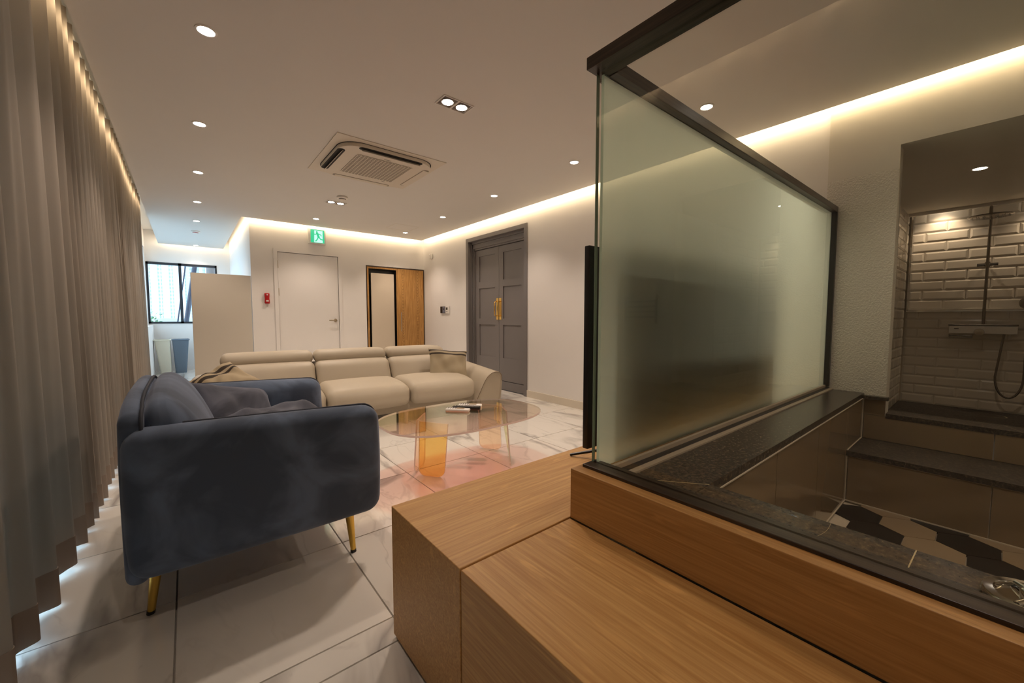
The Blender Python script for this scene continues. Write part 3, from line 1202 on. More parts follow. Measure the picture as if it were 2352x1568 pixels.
# chrome waste fitting on the granite rim
vl = thing('bath_valve', 'round chrome bath valve set in the granite rim', 'valve', (1.115, -0.075, GZ))
m = MB()
m.lathe([(0.066, 0.0005), (0.068, 0.006), (0.064, 0.013), (0.052, 0.014), (0.048, 0.006), (0.0, 0.005)], (1.115, -0.075, GZ), seg=32)
m.build('flange', MT['chrome'], vl, 50)
m = MB()
m.lathe([(0.022, 0.006), (0.022, 0.022), (0.018, 0.026), (0.0, 0.027)], (1.115, -0.075, GZ), seg=20)
for k in range(3):
    a = 2 * PI * k / 3 + 0.5
    m.tube([(1.115 + 0.018 * math.cos(a), -0.075 + 0.018 * math.sin(a), GZ + 0.016), (1.115 + 0.05 * math.cos(a), -0.075 + 0.05 * math.sin(a), GZ + 0.012)], 0.005, 8)
m.build('cross_handle', MT['chrome'], vl, 50)

# ------------------------------------------------------------------ glass screens
cs = thing('glass_screen', 'clear glass bath screen in a dark frame on the timber rim', 'glass screen', (GX, 0.77, RZ))
m = MB()
m.box(GX - 0.005, GX + 0.005, BY, 0.7680, RZ + 0.009, 1.767)
m.build('pane', MT['glass'], cs)
m = MB()
m.box(GX - 0.0055, GX + 0.0055, 0.7685, 0.7715, RZ + 0.009, 1.767)
m.build('pane_edge', MT['glass_edge'], cs)
m = MB()
m.bbox(0.918, 0.990, BY, 0.778, 1.768, 1.803, 0.002)
m.build('top_rail', MT['rail'], cs, label='dark brushed top rail')
m = MB()
m.bbox(0.92, 0.985, BY, 0.778, RZ - 0.002, RZ + 0.009, 0.002)
m.build('bottom_rail', MT['rail'], cs)
fs_ = thing('frosted_screen', 'frosted green-tinted glass bath screen behind the television', 'glass screen', (2.2, GY, RZ))
m = MB()
x0, x1, y0, y1, z0, z1 = 0.9685, BX - 0.028, GY - 0.005, GY + 0.005, GZ + 0.02, 1.766
vs = [(x, y, z) for z in (z0, z1) for y in (y0, y1) for x in (x0, x1)]
m.add(vs, [(0, 1, 5, 4)], 0)
m.add(vs, [(0, 2, 3, 1), (4, 5, 7, 6), (2, 6, 7, 3), (0, 4, 6, 2), (1, 3, 7, 5)], 1)
m.build('pane', [MT['frost_front'], MT['frost_back']], fs_)
m = MB()
m.bbox(0.991, BX - 0.002, 0.712, 0.778, 1.766, 1.803, 0.002)
m.build('top_rail', MT['rail_x'], fs_)
m = MB()
m.box(0.985, BX - 0.002, 0.742, 0.7535, GZ, GZ + 0.02)
m.box(0.985, BX - 0.002, 0.712, 0.738, GZ, GZ + 0.012)
m.build('bottom_channel', MT['black'], fs_)
m = MB()
m.box(0.985, BX - 0.002, 0.690, 0.712, GZ, GZ + 0.006)
m.box(0.985, BX - 0.002, 0.728, 0.742, GZ + 0.0125, GZ + 0.028)
m.build('sealant', MT['silicone'], fs_)
m = MB()
m.box(BX - 0.028, BX - 0.002, 0.712, 0.772, GZ + 0.02, 1.766)
m.build('wall_channel', MT['black'], fs_)

fs_.matrix_world = WM[fs_.name] @ Matrix.Rotation(-0.0105, 4, 'Z')

# ------------------------------------------------------------------ console, step
con = thing('media_console', 'long low oak media console under the television', 'console', (2.0, 1.0, 0))
m = MB()
m.bbox(0.49, WX - 0.015, 0.797, 1.213, 0.012, PZ, 0.0025)
m.build('body', MT['oak_x'], con)
m = MB()
m.box(0.505, WX - 0.02, 0.80, 1.20, 0, 0.012)
m.build('plinth', MT['silicone'], con)
st = thing('bath_step', 'wide oak step box in front of the bath', 'step', (0.69, -0.4, 0))
m = MB()
m.bbox(0.49, 0.88, BY, 0.791, 0.012, PZ, 0.0025)
m.build('body', MT['oak_y'], st)
m = MB()
m.box(0.505, 0.875, BY, 0.78, 0, 0.012)
m.build('plinth', MT['silicone'], st)

# ------------------------------------------------------------------ television
tv = thing('television', 'slim black flat television on a thin splayed stand, edge-on', 'television', (1.8, 0.912, PZ))
m = MB()
m.bbox(1.090, 2.520, 0.900, 0.924, 0.586, 1.309, 0.004)
m.build('body', MT['black'], tv, 40)
m = MB()
m.bbox(1.43, 2.17, 0.868, 0.900, 0.62, 1.0, 0.008)
m.build('rear_housing', MT['black'], tv, 40)
m = MB()
m.box(1.100, 2.510, 0.9242, 0.9262, 0.600, 1.301)
m.build('screen', MT['screen'], tv)
for xa, s in ((1.24, -1), (2.36, 1)):
    m = MB()
    m.tube([(xa - s * 0.20, 0.912, 0.592), (xa - s * 0.17, 0.935, 0.53), (xa + s * 0.05, 1.155, PZ + 0.006)] if s > 0 else
           [(xa + 0.22, 0.912, 0.592), (xa + 0.19, 0.945, 0.52), (xa + 0.045, 1.157, PZ + 0.006)], [0.008, 0.008, 0.006], 8)
    m.tube([(xa - s * 0.17, 0.935, 0.53), (xa - s * 0.05, 0.815, PZ + 0.007)], [0.008, 0.006], 8)
    m.build('stand_leg', MT['black'], tv, 40)


# ------------------------------------------------------------------ beige sofa (turned 6 degrees)
SA = math.radians(-6)
SO = Vector((1.317, 3.66, 0))
sofa = thing('sofa', 'long beige leather three-seat sofa with folded headrests and wide arms', 'sofa', SO, SA)
SM = Matrix.Translation(SO) @ Matrix.Rotation(SA, 4, 'Z')


def sw(x, y, z):
    p = SM @ Vector((x, y, z))
    return (p.x, p.y, p.z)


m = MB()
m.soft(0, 0.56, 0.165, 2.36, 0.92, 0.13, 0.03, n=3, fn=sw)
m.build('base', MT['leather'], sofa, True)
m = MB()
m.soft(0, 0.985, 0.34, 2.30, 0.09, 0.46, 0.035, n=6, arc=4, puff=(0, 0.01, 0.01), fn=sw)
m.build('back_panel', MT['leather'], sofa, True)
for i, (a, b) in enumerate(((-1.13, -0.385), (-0.385, 0.375), (0.375, 1.10))):
    m = MB()

    def seat_fn(x, y, z, a=a, b=b):
        # the front edge droops and bulges forward
        t = max(0, min(1, (0.25 - y) / 0.35))
        u = (x - (a + b) / 2) / ((b - a) / 2)
        y2 = y - 0.035 * (1 - u * u) * t
        z2 = z - 0.045 * t * t * (1 if z > 0.3 else 0.2)
        return sw(x, y2, z2)
    m.soft((a + b) / 2, 0.32, 0.30, b - a - 0.006, 0.66, 0.205, 0.065, n=10, arc=5, puff=(0, 0.01, 0.03), fn=seat_fn)
    m.build('seat', MT['leather'], sofa, True)
    m = MB()

    def back_fn(x, y, z):
        return sw(x, y + 0.55 * (z - 0.35), z)
    a2, b2 = (a if i else a - 0.05), b
    m.soft((a2 + b2) / 2, 0.72, 0.455, b2 - a2 - 0.006, 0.26, 0.28, 0.055, n=8, arc=5, puff=(0, 0.035, 0.01), fn=back_fn)
    m.build('backrest', MT['leather'], sofa, True)
    m = MB()
    a3 = a - 0.06 if i == 0 else a

    def head_fn(x, y, z):
        return sw(x, y + 0.35 * (z - 0.6), z - (0.02 * max(0, (x - 0.9) / 0.2) ** 2 if x > 0.9 else 0))
    m.soft((a3 + b) / 2, 0.90, 0.638, b - a3 - 0.008, 0.20, 0.128, 0.058, n=8, arc=5, puff=(0, 0.012, 0.008), fn=head_fn)
    m.build('headrest', MT['leather'], sofa, True)
ARM = [(1.07, 0.045), (1.395, 0.045), (1.412, 0.10), (1.42, 0.36), (1.412, 0.415), (1.385, 0.445), (1.34, 0.458), (1.29, 0.452), (1.24, 0.425),
       (1.20, 0.375), (1.165, 0.30), (1.13, 0.22), (1.09, 0.13)]
for _ in range(2):     # round the outline off
    q_ = []
    for (a, b) in zip(ARM, ARM[1:] + ARM[:1]):
        q_ += [(a[0] * 0.75 + b[0] * 0.25, a[1] * 0.75 + b[1] * 0.25), (a[0] * 0.25 + b[0] * 0.75, a[1] * 0.25 + b[1] * 0.75)]
    ARM = q_
for s in (-1, 1):
    # the arm is lofted from the front panel to the back; it rises a little towards the back
    cxa, cza = 1.28, 0.25
    vs, fs = [], []
    secs = ((-0.02, 0.90), (-0.034, 0.955), (-0.04, 0.985), (-0.02, 1.0), (0.02, 1.0), (0.25, 1.0), (0.55, 1.0), (0.90, 1.0), (0.98, 0.98), (1.0, 0.9))
    n = len(ARM)
    for d, k in secs:
        for (u, z) in ARM:
            uu, zz = cxa + (u - cxa) * k, cza + (z - cza) * k
            yy = d + 0.10 * (0.46 - zz) * (1 if d < 0.1 else 0)
            zz += 0.06 * max(0, d) * (1 if zz > 0.25 else 0) - 0.012 * (1 if d < 0 else 0) * 0
            vs.append(sw(s * uu, yy, zz))
    fs.append(tuple(range(n))[::-1])
    fs.append(tuple(range((len(secs) - 1) * n, len(secs) * n)))
    for q in range(len(secs) - 1):
        fs += [(q * n + i, q * n + (i + 1) % n, (q + 1) * n + (i + 1) % n, (q + 1) * n + i) for i in range(n)]
    m = MB()
    m.add(vs, fs)
    am = m.build('armrest', MT['leather'], sofa, 50)
    m = MB()
    pts = []
    for (u, z) in [p for p in ARM if p[1] > 0.12 and not (p[0] > 1.35 and p[1] < 0.34)]:
        uu, zz = cxa + (u - cxa) * 0.965, cza + (z - cza) * 0.965
        pts.append(sw(s * uu, -0.038 + 0.10 * (0.46 - zz), zz))
    m.tube(pts, 0.0035, 6)
    m.build('seam_welt', MT['seam'], am, True)
for (x, y) in ((-1.05, 0.16), (0.335, 0.05), (1.05, 0.16), (-1.05, 0.95), (0, 0.95), (1.05, 0.95)):
    m = MB()
    m.lathe([(0.019, 0), (0.020, 0.09), (0.024, 0.115)], sw(x, y, 0), seg=16)
    m.build('leg', MT['leather'], sofa, 40)


def pillow(name, mats, w, h, t, mat, label, cat, wr=0.012, seed=1, group=None, n=28):
    rr = random.Random(seed)
    ph = [rr.uniform(0, 6.28) for _ in range(6)]
    mb = MB()
    vs, fs = [], []
    for side in (1, -1):
        for i in range(n + 1):
            for j_ in range(n + 1):
                u, v = -1 + 2 * i / n, -1 + 2 * j_ / n
                x = w / 2 * u * (1 - 0.09 * (1 - v * v) * abs(u) ** 3)
                y = h / 2 * v * (1 - 0.09 * (1 - u * u) * abs(v) ** 3)
                b_ = max(0, (1 - u ** 4) * (1 - v ** 4))
                z = t / 2 * b_ ** 0.55
                z += wr * b_ * (math.sin(5 * u + 3 * v + ph[0]) + 0.6 * math.sin(7 * v - 4 * u + ph[1]) + 0.5 * math.sin(11 * u + ph[2]) * math.sin(6 * v + ph[3]))
                vs.append((x, y, side * max(z, 0.0005)))
    k = (n + 1) ** 2
    for i in range(n):
        for j_ in range(n):
            a = i * (n + 1) + j_
            q = (a, a + n + 1, a + n + 2, a + 1)
            fs.append(q)
            fs.append(tuple(k + e for e in reversed(q)))
    mb.add(vs, fs)
    for i in range(n):      # join the rims
        for (a, b) in (((i, 0), (i + 1, 0)), ((i + 1, n), (i, n)), ((0, i + 1), (0, i)), ((n, i), (n, i + 1))):
            p, q = a[0] * (n + 1) + a[1], b[0] * (n + 1) + b[1]
            mb.f.append((p, q, k + q, k + p))
            mb.mi.append(0)
    o = mb.build(name, mats, None, 60)
    o.matrix_world = mat
    WM[o.name] = mat.copy()
    return tag(o, label, cat, group)


def orient(loc, normal, up, roll=0.0):
    z = Vector(normal).normalized()
    y = Vector(up)
    y = (y - z * y.dot(z)).normalized()
    x = y.cross(z)
    m3 = Matrix(((x.x, y.x, z.x), (x.y, y.y, z.y), (x.z, y.z, z.z)))
    return Matrix.Translation(loc) @ m3.to_4x4() @ Matrix.Rotation(roll, 4, 'Z')


pillow('throw_pillow', MT['stripe'], 0.44, 0.44, 0.13, orient((0.20, 4.02, 0.495), (-0.25, -0.50, 0.85), (0, 0.3, 1), math.radians(42)),
       'beige pillow with two dark brown stripes slumped at the left end of the beige sofa', 'pillow', wr=0.02, seed=3, group='striped pillows on the beige sofa')
pillow('throw_pillow', MT['stripe2'], 0.47, 0.38, 0.12, orient((2.335, 4.00, 0.505), (-0.18, -0.85, 0.42), (0, 0.2, 1), math.radians(-9)),
       'pale beige pillow with thin dark stripes propped against the right arm of the beige sofa', 'pillow', wr=0.009, seed=8, group='striped pillows on the beige sofa')

# ------------------------------------------------------------------ blue-grey armchair
ach = thing('armchair', 'wide blue-grey velvet armchair with dark piping and gold legs', 'armchair', (0.22, 2.2, 0))


def arm(y0, y1):
    m = MB()

    def fn(x, y, z):
        # the foot of the panel sags a little towards the back, the top falls towards the front
        t = (x + 0.17) / 0.80
        return (x, y, z + (0.014 - 0.030 * t) * (1 if z > 0.45 else 0) - 0.0 * t)
    m.soft(0.23, (y0 + y1) / 2, 0.452, 0.80, y1 - y0, 0.475, 0.058, n=10, arc=5, puff=(0.012, 0.006, 0.006), fn=fn)
    o = m.build('armrest', MT['velvet'], ach, True)
    P = []
    yy = (y0 + y1) / 2 + 0.018

    def pz(x):
        return 0.014 - 0.030 * (x + 0.17) / 0.8
    for q in range(14):
        x = -0.105 + 0.67 * q / 13
        P.append((x, yy, 0.692 + pz(x)))
    for q in range(1, 7):
        a = PI / 2 * q / 6
        P.append((0.572 + 0.062 * math.sin(a), yy, 0.632 + 0.060 * math.cos(a) + pz(0.572)))
    for q in range(1, 9):
        P.append((0.634 + 0.010 * math.sin(PI * q / 8), yy, 0.617 - 0.36 * q / 8))
    m = MB()
    m.tube(P, 0.006, 8)
    m.build('piping', MT['piping'], o, True)


arm(1.655, 1.785)
arm(2.62, 2.75)
def shell_fn(x, y, z):
    t = abs(y - 2.205) / 0.52
    return (x, y - (y - 2.205) * 0.06 * max(0, (z - 0.62) / 0.16), z - (0.05 * t ** 4 if z > 0.6 else 0))


m = MB()
m.soft(-0.152, 2.205, 0.495, 0.062, 1.04, 0.59, 0.030, n=10, arc=4, puff=(0.004, 0, 0.008), fn=shell_fn)
m.build('back_shell', MT['velvet'], ach, True)
m = MB()
P = [(-0.124, 1.700, 0.64)]
for q in range(0, 9):
    a = PI / 2 * q / 8
    P.append((-0.126, 1.700 + 0.085 * (1 - math.cos(a)), 0.672 + 0.085 * math.sin(a)))
for q in range(1, 20):
    t = abs(2 * q / 20 - 1)
    P.append((-0.128, 1.785 + 0.84 * q / 20, 0.790 - 0.033 * t ** 4))
for q in range(0, 9):
    a = PI / 2 * (1 - q / 8)
    P.append((-0.126, 2.71 - 0.085 * (1 - math.cos(a)), 0.672 + 0.085 * math.sin(a)))
m.tube(P, 0.0055, 8)
m.build('piping', MT['piping'], ach, True)


def cush_fn(x, y, z):
    t = abs(y - 2.205) / 0.485
    k = max(0, min(1.2, (z - 0.47) / 0.33))
    return (-0.130 + (x + 0.130) * (1 - 0.52 * k ** 1.3), y, z - 0.035 * t ** 4 * (1 if z > 0.6 else 0))


m = MB()
m.soft(-0.022, 2.205, 0.605, 0.215, 0.97, 0.37, 0.085, n=14, arc=6, puff=(0.03, 0.006, 0.014), fn=cush_fn)
m.build('back_cushion', MT['velvet'], ach, True)
m = MB()
m.soft(0.24, 2.2, 0.30, 0.74, 0.85, 0.12, 0.03, n=4, arc=3)
m.build('seat_frame', MT['velvet'], ach, True)
m = MB()
m.soft(0.28, 2.2, 0.43, 0.66, 0.83, 0.15, 0.06, n=8, arc=4, puff=(0.01, 0, 0.025))
m.build('seat_cushion', MT['velvet'], ach, True)
for (x0, y0, x1, y1) in ((-0.105, 1.845, -0.14, 1.866), (0.525, 1.80, 0.543, 1.789), (-0.105, 2.56, -0.14, 2.54), (0.525, 2.60, 0.543, 2.61)):
    m = MB()
    m.tube([(x0, y0, 0.27), (x1 + (x0 - x1) * 0.05, y1 + (y0 - y1) * 0.05, 0.012)], [0.022, 0.0115], 16)
    l_ = m.build('leg', MT['gold_leg'], ach, 40)
    m = MB()
    m.tube([(x1 + (x0 - x1) * 0.05, y1 + (y0 - y1) * 0.05, 0.0125), (x1, y1, 0.0)], [0.0125, 0.0125], 14)
    m.build('foot_cap', MT['black'], l_, 40)
pillow('seat_pillow', MT['cushion'], 0.40, 0.40, 0.13, orient((0.185, 2.47, 0.535), (0.45, -0.62, 0.55), (-0.1, 0.3, 1), math.radians(-12)),
       'dark grey velvet cushion propped against the far arm of the blue armchair', 'cushion', wr=0.010, seed=5, group='grey cushions on the armchair')
pillow('seat_pillow', MT['cushion'], 0.42, 0.40, 0.13, orient((0.31, 2.03, 0.570), (-0.03, -0.10, 1), (0, 1, 0), math.radians(10)),
       'dark grey velvet cushion lying flat on the seat of the blue armchair', 'cushion', wr=0.012, seed=9, group='grey cushions on the armchair')

# ------------------------------------------------------------------ iridescent table
TC = (1.432, 2.255)
TTZ = 0.402
tb = thing('coffee_table', 'oval iridescent clear acrylic coffee table on upright sheet legs', 'coffee table', (TC[0], TC[1], 0))


def oval(a, b, e=2.35, n=72):
    pts = []
    for k in range(n):
        t = 2 * PI * k / n
        c, s = math.cos(t), math.sin(t)
        pts.append((TC[0] + a * math.copysign(abs(c) ** (2 / e), c), TC[1] + b * math.copysign(abs(s) ** (2 / e), s)))
    return pts


m = MB()
P = oval(0.560, 0.374, 2.7)
n = len(P)
vs = [(x, y, TTZ - 0.012) for x, y in P] + [(x, y, TTZ) for x, y in P]
m.add(vs, [tuple(range(n))[::-1], tuple(range(n, 2 * n))], 0)
m.add(vs, [(i, (i + 1) % n, n + (i + 1) % n, n + i) for i in range(n)], 1)
m.build('tabletop', [MT['acr_top'], MT['acr_edge']], tb, 40)


def sheet(p0, p1, mat, q0=None, q1=None):
    """an upright acrylic sheet: top edge p0-p1, rounded lower corners, 10 mm thick"""
    q0, q1 = q0 or p0, q1 or p1
    P0, P1 = Vector((p0[0], p0[1], TTZ - 0.0125)), Vector((p1[0], p1[1], TTZ - 0.0125))
    Q0, Q1 = Vector((q0[0], q0[1], 0.001)), Vector((q1[0], q1[1], 0.001))
    out = [(0, 0), (1, 0)]
    r = 0.26
    ry = r * (p1[0] - p0[0] and (P1 - P0).length or 0.2) / 0.39
    for k in range(9):
        a = PI / 2 * k / 8
        out.append((1 - r + r * math.cos(a), 1 - ry + ry * math.sin(a)))
    for k in range(9):
        a = PI / 2 * k / 8
        out.append((r - r * math.sin(a), 1 - ry + ry * math.cos(a)))
    d = (P1 - P0).normalized()
    nn = d.cross(Vector((0, 0, 1))).normalized() * 0.005

    def at(u, v):
        return (P0 * (1 - u) + P1 * u) * (1 - v) + (Q0 * (1 - u) + Q1 * u) * v
    vs = [at(u, v) + nn for u, v in out] + [at(u, v) - nn for u, v in out]
    n = len(out)
    mb = MB()
    mb.add(vs, [tuple(range(n))[::-1], tuple(range(n, 2 * n))], 0)
    mb.add(vs, [(i, (i + 1) % n, n + (i + 1) % n, n + i) for i in range(n)], 1)
    mb.build('leg', [mat, MT['acr_edge']], tb, 40)


sheet((1.135, 2.318), (1.238, 2.135), MT['acr_orange'], (1.165, 2.40), (1.275, 2.25))
sheet((1.130, 2.345), (1.267, 2.502), MT['acr_peach'], (1.150, 2.44), (1.29, 2.56))
sheet((1.723, 2.508), (1.812, 2.350), MT['acr_peach'], (1.80, 2.60), (1.90, 2.44))
sheet((1.741, 2.179), (1.812, 2.335), MT['acr_teal'], (1.735, 2.125), (1.875, 2.30))


def remote(loc, ang, l_, w_, h_, body, face, label, group):
    t = thing('remote_control', label, 'remote', loc, ang, group)
    M_ = Matrix.Translation(loc) @ Matrix.Rotation(ang, 4, 'Z')

    def fn(x, y, z):
        p = M_ @ Vector((x, y, z + 0.0))
        return (p.x, p.y, p.z)
    m = MB()
    m.soft(0, 0, h_ / 2, l_, w_, h_, min(h_ * 0.45, 0.008), n=2, arc=3, fn=fn)
    m.build('body', MT[body], t, 50)
    m = MB()
    m.soft(0.02, 0, h_ + 0.0006, l_ * 0.32, w_ * 0.7, 0.003, 0.001, n=1, arc=2, fn=fn)
    m.build('display' if face != 'can_dark' else 'button_pad', MT[face], t)
    for k in range(4):
        m = MB()
        m.soft(-l_ * (0.1 + 0.1 * k), 0, h_ + 0.0004, 0.009, w_ * 0.5, 0.003, 0.001, n=1, arc=2, fn=fn)
        m.build('button', MT['can_dark' if body != 'black' else 'can'], t)
    return t


TG = 'remote controls on the coffee table'
remote((1.440, 2.345, TTZ + 0.0006), math.radians(-50), 0.17, 0.050, 0.020, 'white_plastic', 'hex_light', 'white remote control lying nearest the armchair on the acrylic table', TG)
remote((1.518, 2.355, TTZ + 0.0006), math.radians(-44), 0.20, 0.042, 0.024, 'black', 'can_dark', 'black remote control lying between two white remotes', TG)
remote((1.575, 2.395, TTZ + 0.0006), math.radians(-46), 0.17, 0.055, 0.022, 'white_plastic', 'hex_light', 'white remote control beyond the black remote on the acrylic table', TG)

# ------------------------------------------------------------------ curtains
def curtain(y0, y1, label, seed):
    rr = random.Random(seed)
    t = thing('curtain', label, 'curtain', (-0.44, (y0 + y1) / 2, 0), 0, 'long linen curtains along the window wall')
    ys, ph, p = [], [], rr.uniform(0, 6)
    y = y0
    step = 0.0085
    f1, f2 = rr.uniform(0, 6), rr.uniform(0, 6)
    while y <= y1:
        per = 0.205 + 0.055 * math.sin(y * 2.3 + f1) + 0.05 * math.sin(y * 6.3 + f2)
        p += step * 2 * PI / per
        ys.append(y)
        ph.append(p)
        y += step

    def X(i, z):
        k = max(0, min(1, z / 2.6))
        a = 0.046 * (0.75 + 0.25 * (1 - k)) * (0.75 + 0.25 * math.sin(ys[i] * 3.1 + f2))
        s = math.sin(ph[i] + 0.5 * (1 - k) * math.sin(ys[i] * 4 + f1))
        s = math.copysign(abs(s) ** 0.9, s)
        return -0.438 + a * s + 0.010 * math.sin(2 * ph[i] + 1.0 + 2.2 * (1 - k))

    def Y(i, z):
        k = max(0, min(1, z / 2.6))
        return ys[i] + 0.022 * math.cos(ph[i] + 0.6) * (1 - 0.3 * k)

    def sheet_(z0, z1, nz, th, name, mat, off=0.0):
        mb = MB()
        vs, fs = [], []
        for side in (0, 1):
            for q in range(nz + 1):
                z = z0 + (z1 - z0) * q / nz
                for i in range(len(ys)):
                    zz = z + (0.010 * math.sin(ph[i] * 0.5 + f1) if q == 0 and z0 < 0.05 else 0)
                    vs.append((X(i, z) + off + (th if side else 0), Y(i, z), zz))
        n = len(ys)
        k = n * (nz + 1)
        for q in range(nz):
            for i in range(n - 1):
                a = q * n + i
                fs.append((a, a + 1, a + n + 1, a + n))
                fs.append((k + a, k + a + n, k + a + n + 1, k + a + 1))
        for i in range(n - 1):
            fs.append((i, k + i, k + i + 1, i + 1))
            a = nz * n + i
            fs.append((a, a + 1, k + a + 1, k + a))
        for q in range(nz):
            for e in (0, n - 1):
                a = q * n + e
                fs.append((a, a + n, k + a + n, k + a))
        mb.add(vs, fs)
        return mb.build(name, mat, t, True)
    sheet_(0.145, 2.62, 14, 0.0015, 'cloth', MT['curtain'])
    sheet_(0.020, 0.148, 2, 0.005, 'hem', MT['hem'], -0.0015)


curtain(-2.80, 1.30, 'long grey-beige curtain nearest the camera, mostly beyond the left edge', 2)
curtain(1.22, 4.35, 'long grey-beige curtain behind the blue armchair', 11)
curtain(4.24, 7.28, 'long beige curtain at the far end, ending at the nook', 23)
m = MB()
m.box(-0.455, -0.425, -2.85, 7.3, 2.625, 2.65)
tag(m.build('curtain_track', MT['white_plastic']), 'white curtain track hidden in the ceiling recess above the curtains', 'track')

# ------------------------------------------------------------------ doors
d1 = MB()
d1.box(1.025, 1.075, WY - 0.016, WY + 0.06, 0, 2.075)
d1.box(1.932, 1.983, WY - 0.016, WY + 0.06, 0, 2.075)
d1.box(1.075, 1.932, WY - 0.016, WY + 0.06, 2.028, 2.075)
door1 = struct('door_1', d1, MT['white'], label='plain white flush door with a lever handle below the exit sign')
m = MB()
m.bbox(1.079, 1.928, WY + 0.002, WY + 0.042, 0.005, 2.022, 0.002)
leaf = m.build('door_leaf', MT['white'], door1)
for z in (1.84, 1.43, 0.3):
    m = MB()
    m.tube([(1.077, WY - 0.006, z - 0.055), (1.077, WY - 0.006, z + 0.055)], 0.008, 10)
    m.build('hinge', MT['handle'], door1, 40)
m = MB()
m.lathe([(0.0, -0.012), (0.024, -0.010), (0.026, 0.0)], (1.872, WY + 0.002, 1.005), axis='y', seg=24)
m.tube([(1.872, WY + 0.002, 1.005), (1.872, WY - 0.045, 1.005), (1.862, WY - 0.055, 1.005), (1.765, WY - 0.055, 1.005)], 0.009, 12)
m.build('lever_handle', MT['handle'], door1, 40)
m = MB()
m.box(1.928, 1.934, WY - 0.017, WY - 0.002, 0.98, 1.03)
m.build('strike_plate', MT['steel'], door1)

# double door: stepped frame, two panelled leaves
d2 = MB()
FX = WX - 0.012
fwid = 0.062
for (a, b) in ((DY0, DY0 + fwid), (DY1 - fwid, DY1)):
    d2.box(FX, WX + 0.14, a, b, 0, DZ)
d2.box(FX, WX + 0.14, DY0 + fwid, DY1 - fwid, DZ - 0.055, DZ)
# mouldings stepping inwards
for k, (dd, xx) in enumerate(((0.0, 0.060), (0.018, 0.072), (0.036, 0.062), (0.052, 0.080))):
    a, b, zt = DY0 + fwid + dd, DY1 - fwid - dd, DZ - 0.055 - dd * 2.0
    ww = 0.016 if k != 3 else 0.012
    d2.box(WX + xx - 0.01, WX + 0.14, a, a + ww, 0, zt)
    d2.box(WX + xx - 0.01, WX + 0.14, b - ww, b, 0, zt)
    d2.box(WX + xx - 0.01, WX + 0.14, a, b, zt - ww * 2.1, zt)
door2 = struct('door_2', d2, MT['greydoor'], label='taupe grey panelled double door with brass pull handles')
LY0, LY1, LZ0, LZ1 = DY0 + fwid + 0.066, DY1 - fwid - 0.066, 0.128, 2.085
mid = (LY0 + LY1) / 2
m = MB()
m.box(WX + 0.080, WX + 0.13, LY0 - 0.004, LY1 + 0.004, 0, 0.120)
m.build('kick_board', MT['greydoor'], door2)
for s, (a, b) in enumerate(((LY0 + 0.002, mid - 0.0025), (mid + 0.0025, LY1 - 0.002))):
    m = MB()
    x0, x1 = WX + 0.088, WX + 0.125
    sw_ = 0.095
    z = LZ0
    rails = ((LZ0, 0.46), (0.945, 1.035), (1.50, 1.60), (1.99, LZ1))
    m.box(x0, x1, a, a + sw_, LZ0, LZ1)
    m.box(x0, x1, b - sw_, b, LZ0, LZ1)
    for (z0, z1) in rails:
        m.box(x0, x1, a + sw_, b - sw_, z0, z1)
    lf = m.build('door_leaf', MT['greydoor'], door2, fix=False)
    for (z0, z1) in ((0.46, 0.945), (1.035, 1.50), (1.60, 1.99)):
        m = MB()
        m.bbox(x0 + 0.014, x1 - 0.004, a + sw_ - 0.002, b - sw_ + 0.002, z0 - 0.002, z1 + 0.002, 0.001)
        m.build('panel', MT['greydoor'], lf)
    # handle
    yc = (mid - 0.034) if s == 0 else (mid + 0.034)
    m = MB()
    m.box(x0 - 0.004, x0, yc - 0.026, yc + 0.026, 1.02, 1.335)
    hp = m.build('handle_plate', MT['brass'], lf)
    m = MB()
    yb = yc
    m.tube([(x0 - 0.003, yb, 1.075), (x0 - 0.04, yb, 1.075), (x0 - 0.055, yb, 1.088), (x0 - 0.055, yb, 1.27), (x0 - 0.04, yb, 1.285), (x0 - 0.003, yb, 1.285)], 0.008, 10)
    m.build('pull_bar', MT['brass'], lf, 50)
    for z in (0.40, 1.58, 1.93):
        m = MB()
        yy = a - 0.002 if s == 0 else b + 0.002
        m.tube([(x0 - 0.004, yy, z - 0.05), (x0 - 0.004, yy, z + 0.05)], 0.007, 8)
        m.build('hinge', MT['can_dark'], door2, 40)
for yy in (LY0 - 0.02, LY1 + 0.02):
    m = MB()
    m.lathe([(0.0, -0.012), (0.008, -0.01), (0.01, 0.0)], (WX + 0.062, yy, LZ1 + 0.03), axis='x', seg=12)
    m.build('door_stop', MT['can_dark'], door2, 40)

# ------------------------------------------------------------------ wardrobe
wd = thing('wardrobe', 'built-in oak wardrobe with a cream sliding panel and a grain door', 'wardrobe', (2.92, WY, 0))
wx0, wx1, wz1 = 2.384, WX - 0.004, 1.928
m = MB()
m.box(wx0, wx0 + 0.012, WY - 0.006, WY + 0.58, 0.0, wz1)
m.box(wx1 - 0.012, wx1, WY - 0.006, WY + 0.58, 0.0, wz1)
m.box(wx0 + 0.012, wx1 - 0.012, WY - 0.006, WY + 0.58, wz1 - 0.012, wz1)
m.build('outer_trim', plain('walnut_dark_trim', (0.045, 0.024, 0.012), 0.5), wd)
m = MB()
m.box(wx0 + 0.012, wx0 + 0.04, WY - 0.003, WY + 0.5, 0, wz1 - 0.012)
m.box(2.915, 2.935, WY - 0.001, WY + 0.5, 0, wz1 - 0.04)
m.box(wx0 + 0.04, 2.935, WY - 0.003, WY + 0.5, wz1 - 0.04, wz1 - 0.012)
m.build('carcass', MT['oak_z'], wd)
m = MB()
m.box(wx0 + 0.04, 2.915, WY + 0.10, WY + 0.12, 0, wz1 - 0.04)
m.box(wx0 + 0.04, wx0 + 0.044, WY + 0.001, WY + 0.10, 0, wz1 - 0.04)
